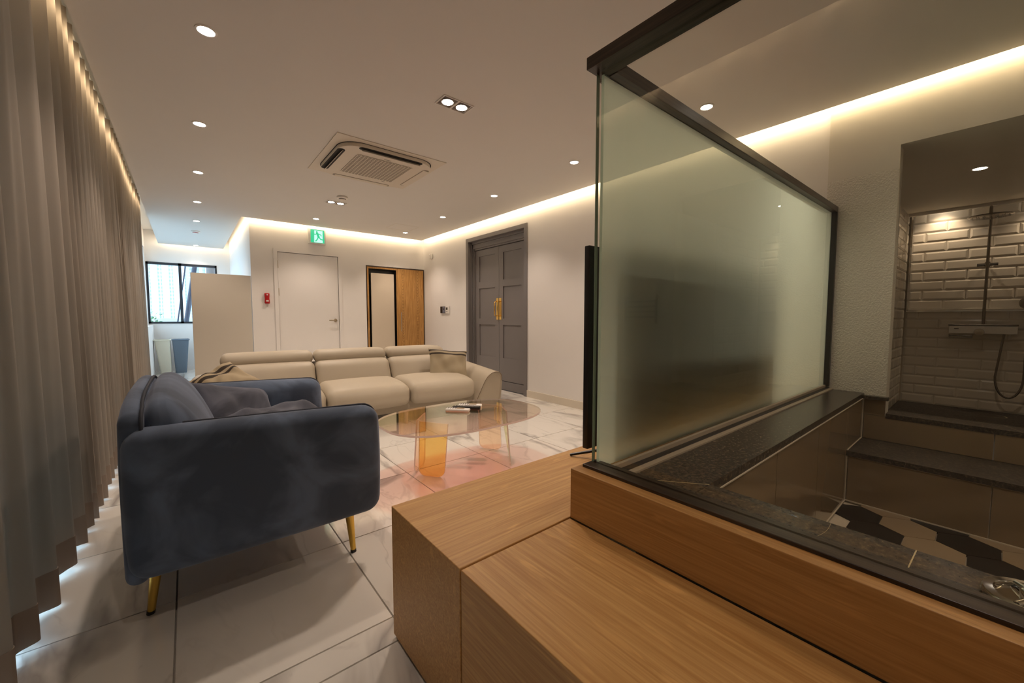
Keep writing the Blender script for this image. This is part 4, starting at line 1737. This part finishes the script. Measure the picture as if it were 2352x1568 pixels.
m.box(2.911, 2.915, WY + 0.001, WY + 0.10, 0, wz1 - 0.04)
m.box(wx0 + 0.044, 2.911, WY + 0.001, WY + 0.10, wz1 - 0.044, wz1 - 0.04)
m.build('recess', MT['black'], wd)
m = MB()
m.bbox(2.475, 2.885, WY + 0.030, WY + 0.055, 0.03, 1.815, 0.002)
m.build('sliding_panel', MT['mirror_panel'], wd)
m = MB()
m.bbox(2.937, wx1 - 0.014, WY - 0.004, WY + 0.018, 0.01, wz1 - 0.014, 0.001)
dr = m.build('door', MT['oak_door'], wd)
m = MB()
m.tube([(2.99, WY - 0.004, 0.80), (2.99, WY - 0.03, 0.80), (2.99, WY - 0.03, 1.14), (2.99, WY - 0.004, 1.14)], 0.006, 8)
m.build('handle', MT['chrome'], dr, 40)

# ------------------------------------------------------------------ nook: partition, bins
m = MB()
m.bbox(0.062, NX - 0.006, 6.80, 6.845, 0.0, 1.65, 0.002)
tag(m.build('partition_panel', MT['panel']), 'plain beige half-height partition panel beside the white door wall', 'partition')


def bin_(x0, x1, bx0, bx1, y, mat, label):
    t = thing('waste_bin', label, 'waste bin', ((x0 + x1) / 2, y, 0), 0, 'tapered waste bins under the window')
    yd0, yd1 = 0.13, 0.085
    zt = 0.64

    def ring(a, b, d, z):
        c = (a + b) / 2
        h = (b - a) / 2
        out = []
        r = 0.03
        for (sx, sy, st_) in ((1, 1, 0), (-1, 1, 1), (-1, -1, 2), (1, -1, 3)):
            for k in range(4):
                an = PI / 2 * (st_ + k / 3)
                out.append((c + sx * (h - r) + r * math.cos(an), y + sy * (d - r) + r * math.sin(an), z))
        return out
    m = MB()
    R = [ring(bx0, bx1, yd1, 0.0), ring(x0, x1, yd0, zt), ring(x0 + 0.006, x1 - 0.006, yd0 - 0.006, zt), ring(bx0 + 0.006, bx1 - 0.006, yd1 - 0.006, 0.02)]
    vs = sum(R, [])
    n = 16
    fs = [tuple(range(n))[::-1], tuple(range(3 * n, 4 * n))]
    for q in range(3):
        fs += [(q * n + i, q * n + (i + 1) % n, (q + 1) * n + (i + 1) % n, (q + 1) * n + i) for i in range(n)]
    m.add(vs, fs)
    m.build('body', mat, t, 40)
    m = MB()
    m.tube(ring(x0 - 0.004, x1 + 0.004, yd0 + 0.004, zt - 0.012), 0.008, 8, closed=True)
    m.build('rim', mat, t, 40)


bin_(-0.478, -0.250, -0.405, -0.248, 9.82, MT['bin_cream'], 'cream tapered plastic waste bin under the nook window')
bin_(-0.224, 0.022, -0.195, -0.032, 9.82, MT['bin_blue'], 'blue-grey tapered plastic waste bin beside the cream one')

# ------------------------------------------------------------------ wall devices
es = thing('exit_sign', 'lit green running-man exit sign above the white door', 'exit sign', (1.62, WY, 2.31))
m = MB()
m.bbox(1.495, 1.75, WY - 0.045, WY - 0.002, 2.195, 2.425, 0.004)
m.build('housing', MT['white_plastic'], es)
m = MB()
m.box(1.530, 1.725, WY - 0.049, WY - 0.045, 2.212, 2.412)
m.build('green_face', MT['sign_green'], es)
m = MB()
m.prism([(1.576, 2.215), (1.700, 2.215), (1.700, 2.398), (1.582, 2.398)], 'y', WY - 0.051, WY - 0.049)
m.build('doorway_symbol', MT['sign_white'], es)


def limb(mb, pts, w_, y0):
    for (a, b) in zip(pts, pts[1:]):
        d = Vector((b[0] - a[0], b[1] - a[1]))
        n_ = Vector((-d.y, d.x)).normalized() * w_ / 2
        e = d.normalized() * w_ * 0.3
        q = [(a[0] - n_.x - e.x, a[1] - n_.y - e.y), (b[0] - n_.x + e.x, b[1] - n_.y + e.y), (b[0] + n_.x + e.x, b[1] + n_.y + e.y), (a[0] + n_.x - e.x, a[1] + n_.y - e.y)]
        mb.prism(q, 'y', y0, y0 + 0.0015)


m = MB()
yy = WY - 0.0525
ox, oz, k_ = 1.632, 2.315, 0.001
m.prism([(1.617 + 0.013 * math.cos(a * PI / 8), 2.375 + 0.013 * math.sin(a * PI / 8)) for a in range(16)], 'y', yy, yy + 0.0015)
limb(m, [(1.622, 2.355), (1.640, 2.305)], 0.030, yy)
limb(m, [(1.618, 2.350), (1.590, 2.335), (1.578, 2.342)], 0.011, yy)
limb(m, [(1.630, 2.350), (1.662, 2.345), (1.682, 2.322)], 0.011, yy)
limb(m, [(1.638, 2.302), (1.622, 2.265), (1.600, 2.235)], 0.015, yy)
limb(m, [(1.645, 2.302), (1.668, 2.270), (1.700, 2.262)], 0.015, yy)
limb(m, [(1.600, 2.235), (1.588, 2.238)], 0.010, yy)
m.build('running_figure', MT['sign_green'], es)

al = thing('alarm_beacon', 'small red fire alarm beacon on the wall left of the white door', 'fire alarm', (0.924, WY, 1.33))
m = MB()
m.soft(0.924, WY - 0.022, 1.33, 0.066, 0.044, 0.155, 0.014, n=2, arc=3, fn=lambda x, y, z: (0.924 + (x - 0.924) * (0.88 + 2.2 * abs(z - 1.33)), y, z))
m.build('housing', MT['red'], al, 50)
m = MB()
m.box(0.908, 0.940, WY - 0.0465, WY - 0.0435, 1.283, 1.305)
m.build('label_plate', MT['white_plastic'], al)
m = MB()
m.lathe([(0.0, -0.012), (0.008, -0.009), (0.010, 0.0)], (0.924, WY - 0.043, 1.382), axis='y', seg=12)
m.build('lamp', MT['white_plastic'], al, 50)

ic = thing('intercom_panel', 'dark square intercom panel with a grey display left of the white thermostat', 'intercom', (WX, 6.075, 1.18))
m = MB()
m.bbox(WX - 0.024, WX - 0.001, 5.985, 6.150, 1.125, 1.240, 0.003)
m.build('housing', MT['black'], ic)
m = MB()
m.box(WX - 0.0255, WX - 0.0238, 5.990, 6.075, 1.130, 1.235)
m.build('display', MT['display'], ic)
m = MB()
m.box(WX - 0.027, WX - 0.0254, 6.02, 6.045, 1.185, 1.205)
m.build('button', MT['screen'], ic)
th = thing('thermostat', 'small white wall thermostat with a dark display left of the grey double door', 'thermostat', (WX, 5.92, 1.18))
m = MB()
m.bbox(WX - 0.022, WX - 0.001, 5.862, 5.980, 1.120, 1.242, 0.004)
m.build('housing', MT['white_plastic'], th)
m = MB()
m.box(WX - 0.0235, WX - 0.0218, 5.905, 5.955, 1.180, 1.220)
m.build('display', MT['screen'], th)
for k in range(2):
    m = MB()
    m.box(WX - 0.024, WX - 0.0218, 5.905 + 0.028 * k, 5.925 + 0.028 * k, 1.145, 1.155)
    m.build('button', MT['display'], th)
ps = thing('motion_sensor', 'small white motion sensor high on the right wall near the corner', 'sensor', (WX, 6.47, 2.15))
m = MB()
m.soft(WX - 0.02, 6.475, 2.15, 0.038, 0.07, 0.10, 0.015, n=2, arc=3)
m.build('housing', MT['white_plastic'], ps, 50)
m = MB()
m.lathe([(0.0, -0.016), (0.014, -0.010), (0.02, 0.0)], (WX - 0.038, 6.48, 2.165), axis='x', seg=16)
m.build('lens', MT['white'], ps, 50)

# ------------------------------------------------------------------ ceiling: air conditioner
ac = thing('air_conditioner', 'square beige ceiling cassette air conditioner with a central grille', 'air conditioner', (1.40, 3.67, ZC))
AX, AY = 1.40, 3.67
m = MB()
m.prism([(AX - 0.468, AY - 0.468), (AX + 0.468, AY - 0.468), (AX + 0.468, AY + 0.468), (AX - 0.468, AY + 0.468)], 'z', ZC - 0.006, ZC - 0.0005)
m.build('frame', MT['ac'], ac)


def rsq(h, r, n=8):
    pts = []
    for q, (sx, sy) in enumerate(((1, 1), (-1, 1), (-1, -1), (1, -1))):
        for k in range(n + 1):
            a = PI / 2 * (q + k / n)
            pts.append((AX + sx * (h - r) + r * math.cos(a), AY + sy * (h - r) + r * math.sin(a)))
    return pts


m = MB()
m.prism(rsq(0.412, 0.17), 'z', ZC - 0.0075, ZC - 0.0062)
m.build('shadow_gap', MT['slot'], ac)
m = MB()
m.prism(rsq(0.406, 0.17), 'z', ZC - 0.036, ZC - 0.0076)
m.build('front_panel', MT['ac'], ac)
for q in range(4):
    R_ = Matrix.Translation((AX, AY, 0)) @ Matrix.Rotation(q * PI / 2, 4, 'Z')

    def rp(x, y, z):
        p = R_ @ Vector((x, y, z))
        return (p.x, p.y, p.z)
    m = MB()
    pts = []
    for (cx, s0) in ((0.245, -PI / 2), (-0.245, PI / 2)):
        for k in range(9):
            a = s0 + PI * k / 8
            pts.append((cx + 0.030 * math.cos(a), 0.376 + 0.030 * math.sin(a)))
    n = len(pts)
    vs = [rp(x, y, ZC - 0.0375) for x, y in pts] + [rp(x, y, ZC - 0.0362) for x, y in pts]
    m.add(vs, [tuple(range(n))[::-1], tuple(range(n, 2 * n))] + [(i, (i + 1) % n, n + (i + 1) % n, n + i) for i in range(n)])
    sl = m.build('air_outlet', MT['slot'] if q in (1, 2) else MT['outlet_shut'], ac)
    m = MB()
    tilt = 0.018 if q in (1, 2) else 0.001
    vs = []
    for x in (-0.255, 0.255):
        y_a, y_b = (0.364, 0.382) if q in (1, 2) else (0.350, 0.401)
        for (y, z) in ((y_a, -0.0385), (y_b, -0.0385 - tilt), (y_b, -0.0405 - tilt), (y_a, -0.0405)):
            vs.append(rp(x, y, ZC + z))
    m.add(vs, [(0, 1, 2, 3), (7, 6, 5, 4), (0, 4, 5, 1), (1, 5, 6, 2), (2, 6, 7, 3), (3, 7, 4, 0)])
    m.build('louvre', MT['ac'], sl)
m = MB()
m.prism(rsq(0.245, 0.035), 'z', ZC - 0.0375, ZC - 0.0362)
gr = m.build('grille', MT['grille_back'], ac)
m = MB()
for k in range(17):
    x = AX - 0.24 + 0.48 * k / 16
    m.box(x - 0.0035, x + 0.0035, AY - 0.242, AY + 0.242, ZC - 0.041, ZC - 0.0378)
for k in range(23):
    y = AY - 0.24 + 0.48 * k / 22
    m.box(AX - 0.242, AX + 0.242, y - 0.0045, y + 0.0045, ZC - 0.0400, ZC - 0.0379)
g2 = m.build('grille_bars', MT['ac'], gr, fix=False)
g2['kind'] = 'stuff'
m = MB()
m.box(AX - 0.03, AX + 0.03, AY - 0.275, AY - 0.268, ZC - 0.0368, ZC - 0.0361)
m.build('badge', MT['can_dark'], ac)
m = MB()
m.box(AX + 0.16, AX + 0.19, AY + 0.275, AY + 0.281, ZC - 0.0368, ZC - 0.0361)
m.build('indicator', MT['slot'], ac)


# ------------------------------------------------------------------ downlights
def downlight(x, y, z, label, power=P_SPOT, group='round ceiling downlights', r=0.034):
    t = thing('downlight', label, 'ceiling light', (x, y, z), 0, group)
    m = MB()
    m.lathe([(r + 0.012, 0.0), (r + 0.011, -0.004), (r + 0.002, -0.005), (r, -0.001)], (x, y, z), seg=28)
    m.build('trim_ring', MT['white_plastic'], t, 40)
    m = MB()
    m.lathe([(r, -0.0015), (r, -0.0035), (0.0, -0.004)], (x, y, z), seg=28)
    m.build('lamp', MT['lamp'], t, 40)
    if power:
        spot((x, y, z - 0.03), power, col=(1.0, 0.77, 0.56) if z < 2.3 else None)
    return t


LNAME = ['nearest the camera', 'second nearest the camera', 'third', 'fourth', 'at the nook entrance', 'deepest in the nook']
for k, (x, y) in enumerate(((0.129, 2.50), (0.128, 3.703), (0.142, 4.925), (0.157, 6.181), (0.167, 7.409), (0.199, 9.913))):
    downlight(x, y, ZC, 'round downlight in the curtain row, ' + ('%s from the camera' % LNAME[k] if k in (2, 3) else LNAME[k]), P_SPOT * (1, 1, 1, 1, 0.5, 0.4)[k])
for k, (x, y) in enumerate(((2.75, 2.46), (2.785, 3.706), (2.815, 4.938), (2.85, 6.237))):
    downlight(x, y, ZC, 'round downlight in the right wall row, ' + ['just left of the glass screen', 'in front of the double door', 'second nearest the far corner', 'beside the access panel'][k])
downlight(1.476, 6.166, ZC, 'single round downlight above the exit sign')
downlight(2.718, 1.272, ZC, 'round downlight seen through the clear glass above the frosted screen')
downlight(0.13, 0.05, ZC, 'round downlight of the curtain row directly above the camera', P_SPOT * 0.55, group='downlights out of view')
downlight(2.70, 0.03, ZC, 'round downlight over the bath, just above the top edge of the view', P_SPOT * 0.5, group='downlights out of view')


def twin(x, y, label, power=P_SPOT):
    t = thing('twin_downlight', label, 'ceiling light', (x, y, ZC), 0, 'twin ceiling downlights')
    m = MB()
    a, b, e = 0.112, 0.062, 0.006
    m.box(x - a, x + a, y - b, y - b + e, ZC - 0.006, ZC)
    m.box(x - a, x + a, y + b - e, y + b, ZC - 0.006, ZC)
    m.box(x - a, x - a + e, y - b + e, y + b - e, ZC - 0.006, ZC)
    m.box(x + a - e, x + a, y - b + e, y + b - e, ZC - 0.006, ZC)
    m.box(x - 0.006, x + 0.006, y - b + e, y + b - e, ZC - 0.006, ZC)
    m.build('frame', MT['white_plastic'], t)
    for s in (-1, 1):
        m = MB()
        m.box(x + s * 0.053 - 0.044, x + s * 0.053 + 0.044, y - 0.050, y + 0.050, ZC - 0.002, ZC - 0.0005)
        wl = m.build('well', MT['can_dark'], t)
        m = MB()
        m.lathe([(0.043, -0.002), (0.043, -0.006), (0.036, -0.006)], (x + s * 0.053, y, ZC), seg=24, caps=False)
        m.build('ring', MT['can'], t, 40)
        m = MB()
        m.lathe([(0.036, -0.003), (0.036, -0.0055), (0.0, -0.006)], (x + s * 0.053, y, ZC), seg=24)
        m.build('lamp', MT['lamp'], t, 40)
        spot((x + s * 0.053, y, ZC - 0.03), power)


twin(1.413, 2.308, 'twin square-framed downlight nearest the camera, before the air conditioner')
twin(1.42, -0.53, 'twin square-framed downlight behind the camera, out of view above the bath', P_SPOT * 0.5)
twin(1.462, 5.153, 'twin square-framed downlight beyond the air conditioner beside the smoke detector')


def detector(x, y, label, band=None):
    t = thing('smoke_detector' if band is None else 'fire_detector', label, 'detector', (x, y, ZC))
    m = MB()
    m.lathe([(0.060, 0.0), (0.061, -0.018), (0.050, -0.026)], (x, y, ZC), seg=28)
    m.build('base', MT['white_plastic'], t, 40)
    m = MB()
    m.lathe([(0.040, -0.026), (0.038, -0.031), (0.030, -0.034)], (x, y, ZC), seg=28)
    m.build('vent_band', band or MT['can_dark'], t, 40)
    m = MB()
    m.lathe([(0.036, -0.033), (0.032, -0.041), (0.0, -0.044)], (x, y, ZC), seg=28)
    m.build('cap', MT['white_plastic'], t, 40)


detector(1.452, 4.86, 'round white smoke detector on the ceiling touching the far twin downlight')
detector(0.169, 8.273, 'small white and red fire detector on the nook ceiling', MT['red'])
m = MB()
ap = [(2.466, 5.724), (2.845, 5.724), (2.845, 6.09), (2.466, 6.09)]
for (a, b) in zip(ap, ap[1:] + ap[:1]):
    m.box(min(a[0], b[0]) - 0.002, max(a[0], b[0]) + 0.002, min(a[1], b[1]) - 0.002, max(a[1], b[1]) + 0.002, ZC - 0.0015, ZC - 0.0002)
pn = thing('access_panel', 'flush square access panel in the ceiling near the far corner', 'access panel', (2.65, 5.9, ZC))
m.build('joint', MT['base'], pn)
m = MB()
m.box(2.469, 2.842, 5.727, 6.087, ZC - 0.001, ZC - 0.0002)
m.build('flap', MT['ceil'], pn)

# shower room lights
downlight(4.42, 0.108, SZ1, 'round downlight in the low shower room ceiling', 7.0, 'shower room downlights')
downlight(5.82, 0.36, SZ1 + 0.0605 - 0.0003, 'round downlight over the tiled shower wall, left of the shower head', 22.0, 'shower room downlights', r=0.036)
downlight(5.82, -0.32, SZ1 + 0.0605 - 0.0003, 'round downlight over the tiled shower wall, right of the shower head', 22.0, 'shower room downlights', r=0.036)

# ------------------------------------------------------------------ shower fittings
sh = thing('shower_column', 'chrome rain shower column with a shelf mixer and hand shower on the tiled wall', 'shower', (SX - 0.05, 0.05, 0.9))
bx_ = SX - 0.075
yb = 0.055
m = MB()
m.tube([(bx_, yb, 0.99), (bx_, yb, 2.02), (bx_ - 0.02, yb, 2.06), (bx_ - 0.22, yb, 2.055), (bx_ - 0.25, yb, 2.03), (bx_ - 0.25, yb, 1.985)], 0.011, 12)
m.build('riser_pipe', MT['darkchrome'], sh, 40)
m = MB()
m.lathe([(0.0, 0.03), (0.03, 0.022), (0.135, 0.008), (0.14, 0.0), (0.135, -0.004), (0.0, -0.004)], (bx_ - 0.25, yb, 1.965), seg=32)
hd = m.build('rain_head', MT['darkchrome'], sh, 40)
m = MB()
for q in range(3):
    for k in range(8 + 4 * q):
        a = 2 * PI * k / (8 + 4 * q)
        r_ = 0.045 + 0.035 * q
        m.lathe([(0.0035, 0), (0.002, -0.008)], (bx_ - 0.25 + r_ * math.cos(a), yb + r_ * math.sin(a), 1.961), seg=6)
nz_ = m.build('nozzles', MT['white_plastic'], hd)
nz_['kind'] = 'stuff'
m = MB()
m.tube([(bx_, yb - 0.065, 1.555), (bx_, yb + 0.065, 1.555)], 0.014, 12)
m.tube([(bx_, yb, 1.53), (bx_, yb, 1.58)], 0.018, 12)
m.tube([(bx_, yb, 1.555), (SX - 0.012, yb, 1.555)], 0.010, 10)
m.build('slider_bracket', MT['darkchrome'], sh, 40)
m = MB()
m.bbox(SX - 0.16, SX - 0.02, -0.155, 0.275, 0.975, 0.990, 0.004)
m.build('glass_shelf', MT['darkchrome'], sh)
m = MB()
m.bbox(SX - 0.155, SX - 0.01, -0.15, 0.27, 0.900, 0.974, 0.006)
mx_ = m.build('mixer_body', MT['white_plastic'], sh)
m = MB()
m.lathe([(0.0, -0.035), (0.030, -0.032), (0.034, -0.01), (0.034, 0.0)], (SX - 0.155, yb + 0.02, 0.915), axis='x', seg=24)
m.build('control_knob', MT['steel'], mx_, 40)
m = MB()
m.tube([(SX - 0.14, 0.265, 0.885), (SX - 0.17, 0.265, 0.880), (SX - 0.17, 0.115, 0.880), (SX - 0.14, 0.115, 0.885)], 0.006, 8)
m.tube([(SX - 0.14, 0.265, 0.868), (SX - 0.17, 0.265, 0.862), (SX - 0.17, 0.115, 0.862), (SX - 0.14, 0.115, 0.868)], 0.004, 8)
m.build('towel_bar', MT['darkchrome'], mx_, 40)
m = MB()
m.box(SX - 0.1565, SX - 0.1548, 0.205, 0.235, 0.942, 0.952)
m.build('badge', MT['can_dark'], mx_)
m = MB()
hs = []
ya, yz = -0.075, -0.205
for k in range(9):
    hs.append((SX - 0.12, ya + 0.035 * k / 8, 0.90 - 0.40 * k / 8))
for k in range(1, 16):
    a = PI * k / 15
    hs.append((SX - 0.12, (ya + 0.035 + yz) / 2 + (ya + 0.035 - yz) / 2 * math.cos(a) + 0.0 * k, 0.50 - 0.19 * math.sin(a)))
for k in range(1, 9):
    hs.append((SX - 0.12, yz, 0.50 + 0.46 * k / 8))
m.tube(hs, 0.0085, 10)
m.build('hose', MT['darkchrome'], sh, 60)
m = MB()
m.tube([(SX - 0.12, yz, 0.94), (SX - 0.115, yz, 1.02), (SX - 0.125, yz + 0.005, 1.16)], [0.012, 0.014, 0.016], 12)
m.lathe([(0.0, -0.03), (0.05, -0.024), (0.056, 0.0), (0.035, 0.018), (0.0, 0.02)], (SX - 0.13, yz + 0.005, 1.185), axis='x', seg=28)
m.build('hand_shower', MT['darkchrome'], sh, 40)
m = MB()
m.tube([(SX - 0.15, yz, 0.965), (SX - 0.015, yz, 0.965)], 0.02, 14)
m.build('holder', MT['chrome'], sh, 40)

tr_ = thing('towel_rail', 'slim ladder towel rail on the bathroom wall, seen mirrored in the frosted glass', 'towel rail', (BX, -0.72, 1.15))
m = MB()
for z in (1.06, 1.11, 1.16, 1.21):
    m.tube([(BX - 0.05, -0.90, z), (BX - 0.05, -0.56, z)], 0.008, 8)
m.build('rungs', MT['darkchrome'], tr_, 40)
for y in (-0.90, -0.56):
    m = MB()
    m.tube([(BX - 0.05, y, 1.0), (BX - 0.05, y, 1.27)], 0.012, 8)
    m.tube([(BX - 0.05, y, 1.25), (BX - 0.001, y, 1.25)], 0.008, 8)
    m.build('upright', MT['darkchrome'], tr_, 40)

# ------------------------------------------------------------------ outside the windows
m = MB()
m.box(-14, LX - 0.22, -8, 30, -0.3, -0.10)
m.box(LX - 0.22, 16, NY + 0.22, 30, -0.3, -0.10)
struct('ground', m, MT['concrete'])
m = MB()
m.box(-14, 10, 14.0, 14.3, -0.1, 0.90)
m.box(-14, 10, 13.95, 14.35, 0.90, 1.02)
tag(m.build('parapet_wall', MT['concrete']), 'low pale terrace parapet outside the nook window', 'parapet')


def tower(x, y, w_, d_, h_, label):
    t = thing('apartment_tower', label, 'building', (x, y, -20), 0, 'far apartment towers')
    m = MB()
    m.box(x - w_ / 2, x + w_ / 2, y, y + d_, -20, h_)
    for k in range(4):
        xx = x - w_ / 2 + w_ * (k + 0.5) / 4
        m.box(xx - w_ * 0.08, xx + w_ * 0.08, y - 0.8, y, -20, h_ + (1.5 if k % 2 else 0))
    m.build('wall', MT['tower'], t)
    m = MB()
    nfl = int((h_ + 18) / 2.9)
    for q in range(nfl):
        for k in range(4):
            xx = x - w_ / 2 + w_ * (k + 0.08) / 4
            m.box(xx + w_ * 0.002, xx + w_ * 0.07, y - 0.15, y - 0.02, -18 + 2.9 * q + 0.9, -18 + 2.9 * q + 2.3)
            xx2 = xx + w_ * 0.165
            m.box(xx2, xx2 + w_ * 0.055, y - 0.15, y - 0.02, -18 + 2.9 * q + 0.9, -18 + 2.9 * q + 2.3)
    o = m.build('window_rows', MT['tower_win'], t, fix=False)
    o['kind'] = 'stuff'


tower(-15, 420, 27, 30, 150, 'pale hazy apartment tower in the left pane of the nook window')
tower(9.5, 470, 19, 30, 170, 'pale hazy apartment tower behind the window mullion')
m = MB()
m.tube([(-0.09, 11.3, 0.4), (0.30, 11.3, 2.9)], 0.045, 12)
m.tube([(-0.23, 11.5, 0.4), (0.13, 11.5, 2.9)], 0.014, 8)
br = thing('steel_brace', 'slanting dark steel brace outside the nook window', 'brace', (0, 11.3, -0.1))
m.build('struts', MT['brace'], br, 40)
m = MB()
m.box(-0.35, 0.05, 11.2, 11.6, -0.1, 0.41)
m.build('plinth', MT['concrete'], br)
tk = thing('exhaust_duct', 'round dark grey duct outside the top right of the nook window', 'duct', (0.52, 11.2, 2.0))
m = MB()
m.lathe([(0.12, 1.88), (0.14, 1.90), (0.14, 2.5), (0.10, 2.52)], (0.52, 11.2, 0), seg=24)
m.build('drum', MT['can_dark'], tk, 40)
m = MB()
m.lathe([(0.04, -0.1), (0.04, 1.90)], (0.52, 11.2, 0), seg=12)
m.build('post', MT['brace'], tk, 40)
pt = thing('terrace_shrub', 'small green shrub outside at the lower left of the nook window', 'shrub', (-0.70, 13.2, -0.1))
m = MB()
rr = random.Random(4)
for k in range(160):
    c = Vector((-0.70 + rr.gauss(0, 0.12), 13.2 + rr.gauss(0, 0.12), 0.85 + rr.gauss(0, 0.13)))
    d = Vector((rr.gauss(0, 1), rr.gauss(0, 1), rr.gauss(0, 1))).normalized() * 0.05
    e = d.cross(Vector((rr.gauss(0, 1), rr.gauss(0, 1), 1))).normalized() * 0.02
    m.add([c - d, c + e, c + d, c - e + Vector((0, 0, 0.01))], [(0, 1, 2), (0, 2, 3)])
o = m.build('foliage', MT['leaf'], pt, fix=False)
o['kind'] = 'stuff'
m = MB()
m.lathe([(0.12, -0.1), (0.17, 0.5), (0.15, 0.5), (0.02, 0.45), (0.015, 0.9)], (-0.70, 13.2, 0), seg=16)
m.build('pot', MT['concrete'], pt, 40)
